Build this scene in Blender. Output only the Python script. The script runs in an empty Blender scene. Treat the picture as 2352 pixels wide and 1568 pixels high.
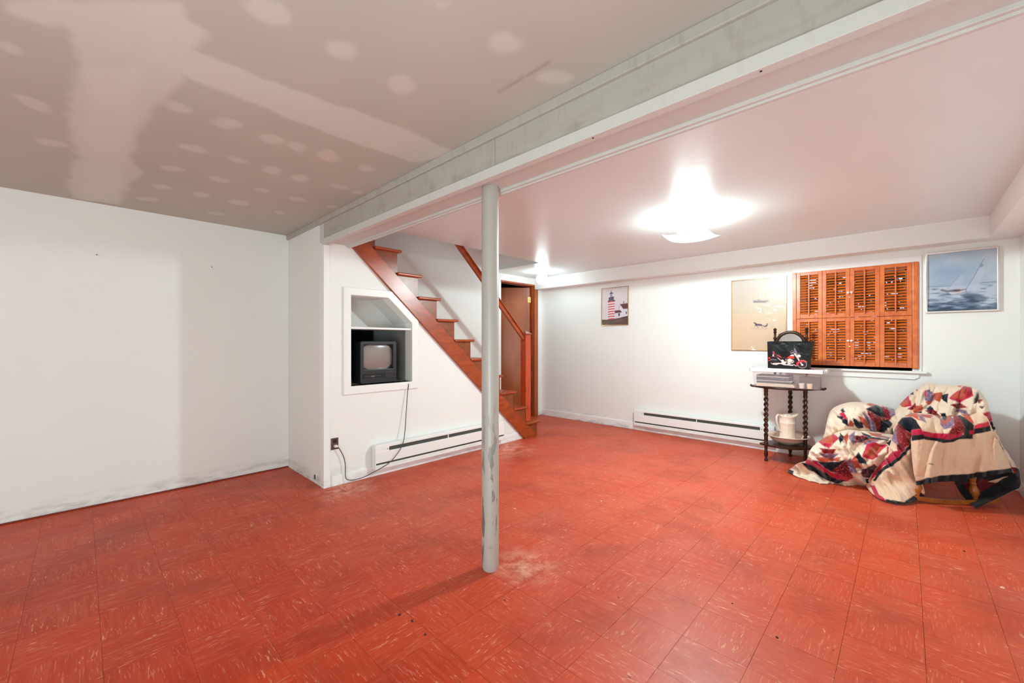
import bpy, bmesh, math, random
import numpy as np
from mathutils import Vector, Matrix, noise
from mathutils.geometry import tessellate_polygon

random.seed(7)
SC = bpy.context.scene
COL = SC.collection

# ------------------------------------------------------------------ camera
F_PX, YAW, CAM_H = 946.0, math.radians(43.72), 1.178
FW = Vector((math.cos(YAW), math.sin(YAW), 0))
RT = Vector((math.sin(YAW), -math.cos(YAW), 0))
cam_d = bpy.data.cameras.new('camera')
cam = bpy.data.objects.new('camera', cam_d)
COL.objects.link(cam)
cam.location = (0, 0, CAM_H)
cam.rotation_euler = (math.pi / 2, 0, YAW - math.pi / 2)
cam_d.sensor_fit = 'HORIZONTAL'
cam_d.sensor_width = 36.0
cam_d.lens = 36.0 * F_PX / 2352.0
cam_d.clip_start = 0.02
SC.camera = cam

def at(px, py, d):
    """point seen at photo pixel (px, py) at depth d in front of the camera"""
    return Vector((0, 0, CAM_H)) + FW * d + RT * ((px - 1176) / F_PX * d) + Vector((0, 0, (784 - py) / F_PX * d))

# ------------------------------------------------------------------ world, light, exposure
world = bpy.data.worlds.new('world')
SC.world = world
world.use_nodes = True
bg = world.node_tree.nodes['Background']
bg.inputs[0].default_value = (0.55, 0.68, 1.0, 1)
bg.inputs[1].default_value = 0.55

BULB_POWER = 62.0        # radiance of the bulbs of the ceiling lamp
GLOBE_POWER = 11.0
LAMP_W = 46.0
SHADE_DN, SHADE_UP = 150.0, 70.0   # frosted shade: glows mostly downward
# added soft fill light for the front room, out of view behind the camera
al = bpy.data.lights.new('front_room_fill', 'AREA')
al.shape = 'RECTANGLE'; al.size = 2.6; al.size_y = 1.5; al.energy = 46; al.color = (0.77, 1.0, 1.02)
alo = bpy.data.objects.new('front_room_fill', al)
alo.location = (-2.0, -0.6, 1.15); alo.rotation_euler = (math.radians(104), 0, math.radians(0))
COL.objects.link(alo)
# second added fill, unseen behind the camera, aimed up to brighten the ceiling
fl = bpy.data.lights.new('ceiling_fill', 'AREA')
fl.shape = 'SQUARE'; fl.size = 1.1; fl.energy = 10; fl.color = (0.75, 1.0, 1.02)
flo = bpy.data.objects.new('ceiling_fill', fl)
flo.location = (-0.45, -0.1, 0.35); flo.rotation_euler = (math.radians(126), 0, math.radians(-78))
COL.objects.link(flo)

SC.view_settings.view_transform = 'Standard'
SC.view_settings.look = 'None'
SC.view_settings.exposure = 1.56
SC.view_settings.gamma = 1.0
SC.view_settings.use_curve_mapping = False
SC.cycles.max_bounces = 10
SC.cycles.diffuse_bounces = 6
SC.cycles.transparent_max_bounces = 12
SC.cycles.use_denoising = True
SC.cycles.sample_clamp_indirect = 6.0

# ------------------------------------------------------------------ helpers
def s2l(c):
    return tuple((v / 12.92 if v <= 0.04045 else ((v + 0.055) / 1.055) ** 2.4) for v in c)

def rgb(r, g, b):
    return s2l((r / 255, g / 255, b / 255))

class MB:
    def __init__(s):
        s.v, s.f = [], []
    def add(s, vs, fs):
        n = len(s.v)
        s.v += [tuple(p) for p in vs]
        s.f += [tuple(i + n for i in q) for q in fs]
        return s
    def box(s, x0, x1, y0, y1, z0, z1, mtx=None):
        vs = [Vector((x, y, z)) for x in (x0, x1) for y in (y0, y1) for z in (z0, z1)]
        if mtx is not None:
            vs = [mtx @ p for p in vs]
        return s.add(vs, [(0, 1, 3, 2), (4, 6, 7, 5), (0, 4, 5, 1), (2, 3, 7, 6), (0, 2, 6, 4), (1, 5, 7, 3)])
    def lathe(s, prof, n=24, c=(0, 0, 0), axis='z', cap=True, wob=None):
        """prof: list of (radius, height)"""
        vs, fs = [], []
        for k, (r, h) in enumerate(prof):
            for i in range(n):
                a = 2 * math.pi * i / n
                rr = r if wob is None else r * wob(k, a)
                p = (rr * math.cos(a), rr * math.sin(a), h)
                if axis == 'x': p = (p[2], p[0], p[1])
                if axis == 'y': p = (p[0], p[2], p[1])
                vs.append((p[0] + c[0], p[1] + c[1], p[2] + c[2]))
        for k in range(len(prof) - 1):
            for i in range(n):
                j = (i + 1) % n
                fs.append((k * n + i, k * n + j, (k + 1) * n + j, (k + 1) * n + i))
        if cap:
            fs.append(tuple(range(n))[::-1]); fs.append(tuple((len(prof) - 1) * n + i for i in range(n)))
        return s.add(vs, fs)
    def tube(s, path, r, n=8, cap=True, sq=None):
        pts = [Vector(p) for p in path]
        vs, fs = [], []
        up = Vector((0, 0, 1))
        prev = None
        for k, p in enumerate(pts):
            t = (pts[min(k + 1, len(pts) - 1)] - pts[max(k - 1, 0)]).normalized()
            if prev is None:
                a = t.cross(up)
                if a.length < 1e-3: a = t.cross(Vector((1, 0, 0)))
            else:
                a = prev - t * prev.dot(t)
            a.normalize(); b = t.cross(a); prev = a
            rr = r[k] if isinstance(r, (list, tuple)) else r
            for i in range(n):
                th = 2 * math.pi * i / n
                vs.append(p + a * math.cos(th) * rr + b * math.sin(th) * rr * (sq or 1))
        m = len(pts)
        for k in range(m - 1):
            for i in range(n):
                j = (i + 1) % n
                fs.append((k * n + i, k * n + j, (k + 1) * n + j, (k + 1) * n + i))
        if cap:
            fs.append(tuple(range(n))[::-1]); fs.append(tuple((m - 1) * n + i for i in range(n)))
        return s.add(vs, fs)
    def prism(s, poly, holes, a0, a1, axis='y'):
        """poly in the plane across axis: axis 'y' -> (x,z), 'x' -> (y,z), 'z' -> (x,y); extruded a0..a1"""
        loops = [poly] + list(holes or [])
        tris = tessellate_polygon([[Vector((p[0], p[1], 0)) for p in l] for l in loops])
        flat = [p for l in loops for p in l]
        def mk(p, a):
            return {'y': (p[0], a, p[1]), 'x': (a, p[0], p[1]), 'z': (p[0], p[1], a)}[axis]
        n = len(flat)
        vs = [mk(p, a0) for p in flat] + [mk(p, a1) for p in flat]
        fs = [tuple(t) for t in tris] + [tuple(i + n for i in t) for t in tris]
        b = 0
        for l in loops:
            m = len(l)
            for i in range(m):
                j = (i + 1) % m
                fs.append((b + i, b + j, b + j + n, b + i + n))
            b += m
        return s.add(vs, fs)

def link(name, mesh, mat=None, parent=None):
    o = bpy.data.objects.new(name, mesh)
    COL.objects.link(o)
    if mat is not None and not mesh.materials:
        mesh.materials.append(mat)
    if parent is not None:
        o.parent = parent
    return o

def build(name, mb, mat, parent=None, smooth=False, bevel=0.0, seg=2, loc=None, local=False):
    """mesh in world coordinates unless local; children are stored relative to their root's place"""
    base = Vector((0, 0, 0))
    if parent is not None and not local:
        q = parent
        while q is not None:
            base += q.location; q = q.parent
    vs = [tuple(Vector(p) - base) for p in mb.v]
    me = bpy.data.meshes.new(name)
    me.from_pydata(vs, [], mb.f)
    bm = bmesh.new(); bm.from_mesh(me)
    bmesh.ops.recalc_face_normals(bm, faces=bm.faces)
    bm.to_mesh(me); bm.free()
    if smooth:
        me.polygons.foreach_set('use_smooth', [True] * len(me.polygons))
        if smooth != 'all':
            me.set_sharp_from_angle(angle=math.radians(40))
    o = link(name, me, mat, parent)
    if loc is not None: o.location = loc
    if bevel > 0:
        b = o.modifiers.new('bevel', 'BEVEL'); b.width = bevel; b.segments = seg; b.limit_method = 'ANGLE'
        b.angle_limit = math.radians(40)
    return o

def thing(name, label, cat, loc=(0, 0, 0), rotz=0, group=None):
    o = bpy.data.objects.new(name, None); COL.objects.link(o)
    o.empty_display_size = 0.05
    o.location = loc; o.rotation_euler = (0, 0, rotz)
    o['label'] = label; o['category'] = cat
    if group: o['group'] = group
    return o

def tag(o, label, cat, group=None, kind=None):
    o['label'] = label; o['category'] = cat
    if group: o['group'] = group
    if kind: o['kind'] = kind
    return o

def struct(o):
    o['kind'] = 'structure'
    return o

# ---- materials
def new_mat(name):
    m = bpy.data.materials.new(name); m.use_nodes = True
    nt = m.node_tree
    return m, nt, nt.nodes['Principled BSDF']

def N(nt, typ, **kw):
    n = nt.nodes.new(typ)
    for k, v in kw.items():
        setattr(n, k, v)
    return n

def pos_node(nt):
    return N(nt, 'ShaderNodeNewGeometry').outputs['Position']

def mapping(nt, vec, scale=(1, 1, 1), loc=(0, 0, 0), rot=(0, 0, 0)):
    m = N(nt, 'ShaderNodeMapping')
    m.inputs['Scale'].default_value = scale; m.inputs['Location'].default_value = loc; m.inputs['Rotation'].default_value = rot
    nt.links.new(vec, m.inputs['Vector'])
    return m.outputs['Vector']

def noise_tex(nt, vec, scale, detail=3, rough=0.55, dist=0.0):
    n = N(nt, 'ShaderNodeTexNoise')
    n.inputs['Scale'].default_value = scale; n.inputs['Detail'].default_value = detail
    n.inputs['Roughness'].default_value = rough; n.inputs['Distortion'].default_value = dist
    nt.links.new(vec, n.inputs['Vector'])
    return n.outputs['Fac']

def ramp(nt, fac, stops):
    r = N(nt, 'ShaderNodeValToRGB')
    e = r.color_ramp.elements
    while len(e) < len(stops): e.new(0.5)
    for i, (p, c) in enumerate(stops):
        e[i].position = p; e[i].color = (c[0], c[1], c[2], 1) if not isinstance(c, (int, float)) else (c, c, c, 1)
    nt.links.new(fac, r.inputs['Fac'])
    return r.outputs['Color']

def mix(nt, fac, a, b, mode='MIX'):
    m = N(nt, 'ShaderNodeMix', data_type='RGBA', blend_type=mode)
    for s, v in ((m.inputs[0], fac), (m.inputs[6], a), (m.inputs[7], b)):
        if isinstance(v, (int, float)): s.default_value = v
        elif isinstance(v, tuple): s.default_value = (v[0], v[1], v[2], 1)
        else: nt.links.new(v, s)
    return m.outputs[2]

def mth(nt, op, a, b=None, c=None, clamp=False):
    m = N(nt, 'ShaderNodeMath', operation=op); m.use_clamp = clamp
    for i, v in enumerate((a, b, c)):
        if v is None: continue
        if isinstance(v, (int, float)): m.inputs[i].default_value = v
        else: nt.links.new(v, m.inputs[i])
    return m.outputs[0]

def bump(nt, bs, height, strength=0.2, dist=0.01):
    b = N(nt, 'ShaderNodeBump')
    b.inputs['Strength'].default_value = strength; b.inputs['Distance'].default_value = dist
    nt.links.new(height, b.inputs['Height']); nt.links.new(b.outputs['Normal'], bs.inputs['Normal'])

def plain(name, col, rough=0.5, metal=0.0, spec=0.5, var=0.06, scale=8.0, coat=0.0):
    m, nt, bs = new_mat(name)
    f = noise_tex(nt, pos_node(nt), scale, 4)
    lo = tuple(c * (1 - var) for c in col); hi = tuple(min(1, c * (1 + var)) for c in col)
    nt.links.new(ramp(nt, f, [(0.3, lo), (0.7, hi)]), bs.inputs['Base Color'])
    bs.inputs['Roughness'].default_value = rough; bs.inputs['Metallic'].default_value = metal
    bs.inputs['Specular IOR Level'].default_value = spec
    bs.inputs['Coat Weight'].default_value = coat
    return m

def painted(name, col, rough=0.6, dirt=None, dirt_amt=0.0, band=None, tex=0.12, mark=0.0, texs=90):
    """painted surface; band=(z0,z1): scuffs gather between those heights; mark: streaky grime"""
    m, nt, bs = new_mat(name)
    P = pos_node(nt)
    f = noise_tex(nt, P, 1.3, 5, 0.6)
    c = ramp(nt, f, [(0.3, tuple(v * 0.97 for v in col)), (0.7, col)])
    dirt = dirt or (0.22, 0.21, 0.19)
    if band:
        sep = N(nt, 'ShaderNodeSeparateXYZ'); nt.links.new(P, sep.inputs[0])
        mr = N(nt, 'ShaderNodeMapRange'); nt.links.new(sep.outputs['Z'], mr.inputs['Value'])
        mr.inputs['From Min'].default_value = band[0]; mr.inputs['From Max'].default_value = band[1]
        mr.inputs['To Min'].default_value = 1.0; mr.inputs['To Max'].default_value = 0.0
        nz = noise_tex(nt, mapping(nt, P, (2.5, 2.5, 10)), 2.2, 6, 0.65)
        g = mth(nt, 'MULTIPLY', mr.outputs[0], ramp(nt, nz, [(0.45, 0.0), (0.68, 1.0)]))
        c = mix(nt, mth(nt, 'MULTIPLY', g, dirt_amt), c, dirt)
    if mark:
        nz = noise_tex(nt, mapping(nt, P, (9, 9, 2.5)), 2.0, 6, 0.7)
        g = ramp(nt, nz, [(0.52, 0.0), (0.75, 1.0)])
        c = mix(nt, mth(nt, 'MULTIPLY', g, mark), c, dirt)
    nt.links.new(c, bs.inputs['Base Color'])
    bs.inputs['Roughness'].default_value = rough
    bs.inputs['Specular IOR Level'].default_value = 0.3
    bump(nt, bs, noise_tex(nt, P, texs, 3), tex, 0.002)
    return m

def wood(name, c_dark, c_light, rough=0.35, grain=(1, 1, 12), scale=6, coat=0.3, spec=0.5):
    m, nt, bs = new_mat(name)
    P = mapping(nt, N(nt, 'ShaderNodeTexCoord').outputs['Object'], grain)
    f = noise_tex(nt, P, scale, 6, 0.6, 0.6)
    g = noise_tex(nt, pos_node(nt), 2.5, 3)
    c = ramp(nt, f, [(0.28, c_dark), (0.5, tuple((a + b) / 2 for a, b in zip(c_dark, c_light))), (0.72, c_light)])
    c = mix(nt, mth(nt, 'MULTIPLY', g, 0.5), c, tuple(v * 0.6 for v in c_dark))
    nt.links.new(c, bs.inputs['Base Color'])
    bs.inputs['Roughness'].default_value = rough
    bs.inputs['Coat Weight'].default_value = coat; bs.inputs['Coat Roughness'].default_value = 0.25
    bs.inputs['Specular IOR Level'].default_value = spec
    bump(nt, bs, f, 0.06, 0.002)
    return m

def vcol(name, rough=0.6, coat=0.0, bumpy=0.0, sheen=0.0, spec=0.4, wave=0.0, fleck=0.0):
    m, nt, bs = new_mat(name)
    a = N(nt, 'ShaderNodeAttribute'); a.attribute_name = 'paint'
    c = a.outputs['Color']
    P = pos_node(nt)
    if fleck:
        f = noise_tex(nt, P, 60, 4, 0.7)
        c = mix(nt, mth(nt, 'MULTIPLY', f, fleck), c, (0.05, 0.03, 0.03))
    nt.links.new(c, bs.inputs['Base Color'])
    bs.inputs['Roughness'].default_value = rough; bs.inputs['Coat Weight'].default_value = coat
    bs.inputs['Coat Roughness'].default_value = 0.06
    bs.inputs['Sheen Weight'].default_value = sheen; bs.inputs['Specular IOR Level'].default_value = spec
    if bumpy:
        bump(nt, bs, noise_tex(nt, P, 120, 4), bumpy, 0.003)
    if wave:
        b = N(nt, 'ShaderNodeBump'); b.inputs['Strength'].default_value = wave; b.inputs['Distance'].default_value = 0.01
        nt.links.new(noise_tex(nt, mapping(nt, P, (1, 0.8, 1.6)), 9, 1, 0.4, 1.2), b.inputs['Height'])
        nt.links.new(b.outputs['Normal'], bs.inputs['Coat Normal'])
    return m

WHITE = (0.85, 0.86, 0.835)
M_wall = painted('wall_paint', WHITE, 0.55, dirt_amt=0.55, band=(0.02, 0.16), tex=0.1)
M_wall_left = painted('wall_paint_front_room', (0.83, 0.835, 0.81), 0.6, dirt_amt=0.7, band=(0.0, 0.12), tex=0.1)
M_ceil = painted('ceiling_paint', (0.79, 0.87, 0.865), 0.36, tex=0.55, texs=16)
M_trim = painted('trim_paint', (0.88, 0.885, 0.875), 0.38, dirt_amt=0.8, band=(0.0, 0.07), tex=0.05)
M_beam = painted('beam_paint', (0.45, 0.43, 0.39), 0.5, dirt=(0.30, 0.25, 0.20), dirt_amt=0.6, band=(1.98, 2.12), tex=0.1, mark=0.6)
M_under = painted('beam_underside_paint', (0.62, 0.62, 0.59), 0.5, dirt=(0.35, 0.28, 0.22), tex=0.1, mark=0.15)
M_heater = painted('heater_enamel', (0.86, 0.865, 0.85), 0.35, dirt_amt=0.35, band=(0.04, 0.14), tex=0.03)
M_slot = plain('slot_dark', (0.07, 0.07, 0.065), 0.7)
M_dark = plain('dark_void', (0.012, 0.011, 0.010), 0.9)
M_orange = wood('pine_orange', rgb(120, 42, 12), rgb(205, 96, 44), 0.32, (6, 6, 1.2))
M_stair = wood('stair_wood', rgb(136, 50, 12), rgb(196, 86, 28), 0.34, (1.2, 5, 5), coat=0.22)
M_skirt = wood('stair_skirt_wood', rgb(112, 48, 14), rgb(170, 84, 32), 0.36, (5, 1.2, 5), coat=0.15)
M_newel = wood('newel_wood', rgb(160, 46, 10), rgb(232, 92, 36), 0.35, (8, 8, 1))
M_door = wood('door_wood', rgb(156, 78, 36), rgb(204, 114, 64), 0.38, (3, 3, 0.5), 2, coat=0.2)
M_shut = wood('shutter_wood', rgb(196, 80, 14), rgb(240, 130, 46), 0.4, (3, 3, 3), 5, coat=0.2)
M_walnut = wood('walnut_dark', rgb(24, 9, 4), rgb(84, 42, 22), 0.34, (4, 4, 4), 7, coat=0.15, spec=0.3)
M_chair = wood('oak_golden', rgb(140, 74, 20), rgb(200, 124, 48), 0.35, (3, 3, 3), 5)
M_china = plain('cream_china', rgb(240, 218, 200), 0.12, spec=0.6, var=0.02, coat=0.6)
M_black = plain('black_plastic', rgb(30, 31, 34), 0.38, var=0.1)
M_brass = plain('brass', rgb(214, 170, 110), 0.25, metal=1.0)
M_gold = plain('gilt_metal', rgb(222, 186, 138), 0.22, metal=0.9)
M_silver = plain('silver_metal', rgb(225, 215, 210), 0.2, metal=0.9)
M_steel = plain('steel_plate', rgb(120, 118, 112), 0.25, metal=0.9, var=0.3, scale=60)
M_cord = plain('grey_cord', rgb(72, 74, 70), 0.5)
M_bag = plain('glossy_bag', rgb(10, 11, 12), 0.25, spec=0.4)

def column_mat():
    m, nt, bs = new_mat('column_paint')
    P = pos_node(nt)
    n1 = noise_tex(nt, mapping(nt, P, (30, 30, 7)), 1.0, 5, 0.6)
    n2 = noise_tex(nt, mapping(nt, P, (14, 14, 1.2)), 1.0, 3, 0.5)
    sep = N(nt, 'ShaderNodeSeparateXYZ'); nt.links.new(P, sep.inputs[0])
    mr = N(nt, 'ShaderNodeMapRange'); nt.links.new(sep.outputs['Z'], mr.inputs['Value'])
    mr.inputs['From Min'].default_value = 0.45; mr.inputs['From Max'].default_value = 0.95
    mr.inputs['To Min'].default_value = 1; mr.inputs['To Max'].default_value = 0.0
    chips = ramp(nt, mth(nt, 'ADD', mth(nt, 'MULTIPLY', n1, 0.6), mth(nt, 'MULTIPLY', n2, 0.4)), [(0.545, 0.0), (0.575, 1.0)])
    g = mth(nt, 'MULTIPLY', chips, mr.outputs[0])
    c = mix(nt, g, (0.42, 0.40, 0.365), (0.17, 0.165, 0.15))
    nt.links.new(c, bs.inputs['Base Color']); bs.inputs['Roughness'].default_value = 0.35
    bump(nt, bs, mth(nt, 'SUBTRACT', 1.0, g), 0.25, 0.002)
    return m
M_column = column_mat()

TX, TY, OX, OY = 0.2303, 0.2335, 1.2055, 0.8815   # floor tile pitch and a grid node
def floor_mat():
    m, nt, bs = new_mat('floor_tile')
    P = pos_node(nt)
    uv = mapping(nt, P, (1 / TX, 1 / TY, 1), (-OX / TX + 40, -OY / TY + 40, 0))
    fl = N(nt, 'ShaderNodeVectorMath', operation='FLOOR'); nt.links.new(uv, fl.inputs[0])
    cell = fl.outputs[0]
    sc = N(nt, 'ShaderNodeSeparateXYZ'); nt.links.new(cell, sc.inputs[0])
    par = mth(nt, 'MODULO', mth(nt, 'ADD', sc.outputs['X'], sc.outputs['Y']), 2.0)
    par = mth(nt, 'GREATER_THAN', par, 0.5)
    wn = N(nt, 'ShaderNodeTexWhiteNoise'); nt.links.new(cell, wn.inputs['Vector'])
    off = N(nt, 'ShaderNodeVectorMath', operation='SCALE'); nt.links.new(wn.outputs['Color'], off.inputs[0]); off.inputs['Scale'].default_value = 30
    def strk(a, b, rot=0):
        va = mapping(nt, P, (a, b, 1)); vb = mapping(nt, P, (b, a, 1))
        mv = N(nt, 'ShaderNodeMix', data_type='VECTOR')
        nt.links.new(par, mv.inputs[0]); nt.links.new(va, mv.inputs[4]); nt.links.new(vb, mv.inputs[5])
        ad = N(nt, 'ShaderNodeVectorMath', operation='ADD'); nt.links.new(mv.outputs[1], ad.inputs[0]); nt.links.new(off.outputs[0], ad.inputs[1])
        return ad.outputs[0]
    s1 = noise_tex(nt, strk(24, 130), 1.0, 2, 0.6, 0.3)
    s2 = noise_tex(nt, strk(7, 14), 1.0, 2, 0.5)
    s3 = noise_tex(nt, strk(5, 60), 1.0, 3, 0.6)
    fle = mth(nt, 'MULTIPLY', ramp(nt, s1, [(0.61, 0.0), (0.67, 1.0)]), ramp(nt, s2, [(0.46, 0.0), (0.64, 1.0)]))
    base = ramp(nt, wn.outputs['Value'], [(0.0, rgb(186, 50, 8)), (1.0, rgb(200, 60, 14))])
    base = mix(nt, mth(nt, 'MULTIPLY', ramp(nt, s3, [(0.42, 0.0), (0.66, 1.0)]), 0.6), base, rgb(206, 82, 46))
    # lamp-side light haze painted into the tile colour: paler pink, uneven edge
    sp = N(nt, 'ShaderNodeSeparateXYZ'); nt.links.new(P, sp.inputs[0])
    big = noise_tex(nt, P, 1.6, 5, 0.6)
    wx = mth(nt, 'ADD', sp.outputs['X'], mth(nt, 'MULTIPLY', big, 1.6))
    lit_haze = ramp(nt, mth(nt, 'MULTIPLY', wx, 0.2), [(0.30, 0.0), (0.50, 1.0)])
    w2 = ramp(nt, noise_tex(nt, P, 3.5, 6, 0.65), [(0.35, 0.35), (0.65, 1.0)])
    base = mix(nt, mth(nt, 'MULTIPLY', mth(nt, 'MULTIPLY', lit_haze, w2), 0.62), base, rgb(198, 92, 64))
    base = mix(nt, mth(nt, 'MULTIPLY', fle, 0.58), base, rgb(248, 192, 156))
    # darker grime patches
    s4 = noise_tex(nt, strk(16, 190), 1.0, 2, 0.6, 0.2)
    base = mix(nt, mth(nt, 'MULTIPLY', ramp(nt, s4, [(0.6, 0.0), (0.68, 1.0)]), 0.22), base, rgb(250, 190, 160))
    gr = ramp(nt, noise_tex(nt, P, 2.3, 7, 0.62, 0.4), [(0.5, 0.0), (0.72, 1.0)])
    base = mix(nt, mth(nt, 'MULTIPLY', gr, 0.55), base, rgb(140, 46, 22))
    sm = ramp(nt, noise_tex(nt, P, 38, 2), [(0.745, 0.0), (0.765, 1.0)])
    base = mix(nt, sm, base, rgb(84, 34, 22))
    # scuffed pale bloom by the column foot and the corner of the stair wall
    for cx, cy, r in ((1.62, 1.45, 0.22), (1.45, 3.25, 0.30), (3.2, 3.2, 0.45)):
        d = N(nt, 'ShaderNodeVectorMath', operation='DISTANCE'); nt.links.new(P, d.inputs[0]); d.inputs[1].default_value = (cx, cy, 0)
        a = mth(nt, 'SUBTRACT', 1.0, mth(nt, 'DIVIDE', d.outputs['Value'], r), clamp=True)
        a = mth(nt, 'MULTIPLY', a, ramp(nt, noise_tex(nt, P, 11, 6, 0.7), [(0.42, 0.0), (0.62, 1.0)]))
        base = mix(nt, a, base, rgb(232, 168, 146))
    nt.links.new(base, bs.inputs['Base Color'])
    nt.links.new(ramp(nt, big, [(0.3, 0.36), (0.7, 0.5)]), bs.inputs['Roughness'])
    bs.inputs['Specular IOR Level'].default_value = 0.3
    bump(nt, bs, noise_tex(nt, P, 14, 4), 0.12, 0.003)
    return m
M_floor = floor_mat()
M_grout = plain('tile_joint', rgb(70, 22, 12), 0.8)

# ---- painting helpers (flat colour patterns stored as a colour attribute)
def poly_mask(X, Y, poly, soft):
    p = np.array(poly, float)
    x0, y0 = p.min(0) - soft; x1, y1 = p.max(0) + soft
    sel = np.where((X > x0) & (X < x1) & (Y > y0) & (Y < y1))[0]
    out = np.zeros(X.shape)
    if len(sel) == 0: return out
    x, y = X[sel], Y[sel]
    ins = np.zeros(x.shape, bool); dist = np.full(x.shape, 1e9)
    n = len(p)
    for i in range(n):
        ax, ay = p[i]; bx, by = p[(i + 1) % n]
        dy = by - ay if by != ay else 1e-9
        ins ^= ((ay > y) != (by > y)) & (x < (bx - ax) * (y - ay) / dy + ax)
        L2 = (bx - ax) ** 2 + (by - ay) ** 2 + 1e-12
        t = np.clip(((x - ax) * (bx - ax) + (y - ay) * (by - ay)) / L2, 0, 1)
        dist = np.minimum(dist, np.hypot(x - ax - t * (bx - ax), y - ay - t * (by - ay)))
    sd = np.where(ins, dist, -dist)
    out[sel] = np.clip(sd / soft * 0.5 + 0.5, 0, 1)
    return out

def ell(cx, cy, rx, ry, n=20, a0=0, a1=360, rot=0):
    r = math.radians(rot)
    o = []
    for i in range(n):
        a = math.radians(a0 + (a1 - a0) * i / (n if a1 - a0 == 360 else n - 1))
        u, v = rx * math.cos(a), ry * math.sin(a)
        o.append((cx + u * math.cos(r) - v * math.sin(r), cy + u * math.sin(r) + v * math.cos(r)))
    return o

def stroke(pts, w):
    """a thin polygon along a polyline"""
    L, R = [], []
    for i, p in enumerate(pts):
        a = np.array(pts[max(i - 1, 0)], float); b = np.array(pts[min(i + 1, len(pts) - 1)], float)
        t = b - a; t /= (np.hypot(*t) + 1e-9); nrm = np.array([-t[1], t[0]]) * w / 2
        L.append(tuple(np.array(p) + nrm)); R.append(tuple(np.array(p) - nrm))
    return L + R[::-1]

class Paint:
    def __init__(s, X, Y, base):
        s.X, s.Y = X, Y
        s.c = np.tile(np.array(base, float), (len(X), 1)) if np.ndim(base) == 1 else base.copy()
    def fill(s, poly, col, soft=1.0, op=1.0):
        m = (poly_mask(s.X, s.Y, poly, soft) * op)[:, None]
        s.c = s.c * (1 - m) + np.array(col, float) * m
    def lin(s):
        c = np.clip(s.c / 255.0, 0, 1)
        return np.where(c <= 0.04045, c / 12.92, ((c + 0.055) / 1.055) ** 2.4)

def vnoise(X, Y, sx, sy, seed=0, octv=3):
    """cheap smooth value noise in numpy, 0..1"""
    tot = np.zeros(X.shape); amp = 1.0; na = 0
    for o in range(octv):
        x = X * sx * 2 ** o + seed * 17.3 + o * 5.1; y = Y * sy * 2 ** o + seed * 9.7 + o * 3.3
        xi = np.floor(x); yi = np.floor(y); fx = x - xi; fy = y - yi
        fx = fx * fx * (3 - 2 * fx); fy = fy * fy * (3 - 2 * fy)
        def h(a, b):
            v = np.sin(a * 127.1 + b * 311.7 + seed * 1.7) * 43758.5453
            return v - np.floor(v)
        v = h(xi, yi) * (1 - fx) * (1 - fy) + h(xi + 1, yi) * fx * (1 - fy) + h(xi, yi + 1) * (1 - fx) * fy + h(xi + 1, yi + 1) * fx * fy
        tot += v * amp; na += amp; amp *= 0.5
    return tot / na

def grid_mesh(name, pts, nu, nv, colors, smooth=True):
    """pts (nv*nu,3) numpy, row-major; colors (n,3) linear"""
    me = bpy.data.meshes.new(name)
    n = nu * nv
    me.vertices.add(n); me.vertices.foreach_set('co', np.asarray(pts, np.float32).ravel())
    i = np.arange(nu - 1)[None, :] + np.arange(nv - 1)[:, None] * nu
    q = np.stack([i, i + 1, i + 1 + nu, i + nu], -1).reshape(-1, 4)
    me.loops.add(q.size); me.loops.foreach_set('vertex_index', q.ravel().astype(np.int32))
    me.polygons.add(len(q)); me.polygons.foreach_set('loop_start', (np.arange(len(q)) * 4).astype(np.int32))
    me.update(calc_edges=True)
    if smooth: me.polygons.foreach_set('use_smooth', [True] * len(q))
    a = me.color_attributes.new('paint', 'FLOAT_COLOR', 'POINT')
    c = np.ones((n, 4), np.float32); c[:, :3] = colors
    a.data.foreach_set('color', c.ravel())
    return me

def join_meshes(name, meshes):
    bm = bmesh.new()
    for me in meshes: bm.from_mesh(me)
    out = bpy.data.meshes.new(name); bm.to_mesh(out); bm.free()
    for me in meshes: bpy.data.meshes.remove(me)
    return out

# ================================================================== SETTING
ZC = 2.17            # ceiling height
XB = 5.13            # picture wall
YL, YT, YD, YR = 4.20, 3.37, 4.25, -0.65
XJ = 1.345
XREAR = -3.45

# ---- floor
fb = MB().box(XREAR - 0.1, XB + 0.1, YR - 0.1, 6.2, -0.06, -0.0025)
floor = struct(build('floor', fb, M_grout))
tm = MB().box(-TX / 2 + 0.0006, TX / 2 - 0.0006, -TY / 2 + 0.0006, TY / 2 - 0.0006, -0.003, 0.0)
tile_mes = {}
tm_tight = MB().box(-TX / 2 + 0.0003, TX / 2 - 0.0003, -TY / 2 + 0.0003, TY / 2 - 0.0003, -0.003, 0.0)
cells = []
for i in range(-22, 19):
    for j in range(-8, 24):
        cx, cy = OX + (i + 0.5) * TX, OY + (j + 0.5) * TY
        if cx < XREAR or cx > XB + 0.05 or cy < YR - 0.1 or cy > 4.3: continue
        if cx < XJ and cy > YL + 0.08: continue
        d = cx * FW.x + cy * FW.y
        lat = cx * RT.x + cy * RT.y
        vis = d > 0.3 and abs(lat / d) < 1.32 and CAM_H / d * F_PX < 830
        if XJ + 0.1 < cx < 3.6 and cy > YT + 0.1: vis = False
        cells.append((-1 / d ** 3 if vis else 0, cx, cy))
cells.sort()
stuff = MB()
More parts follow.
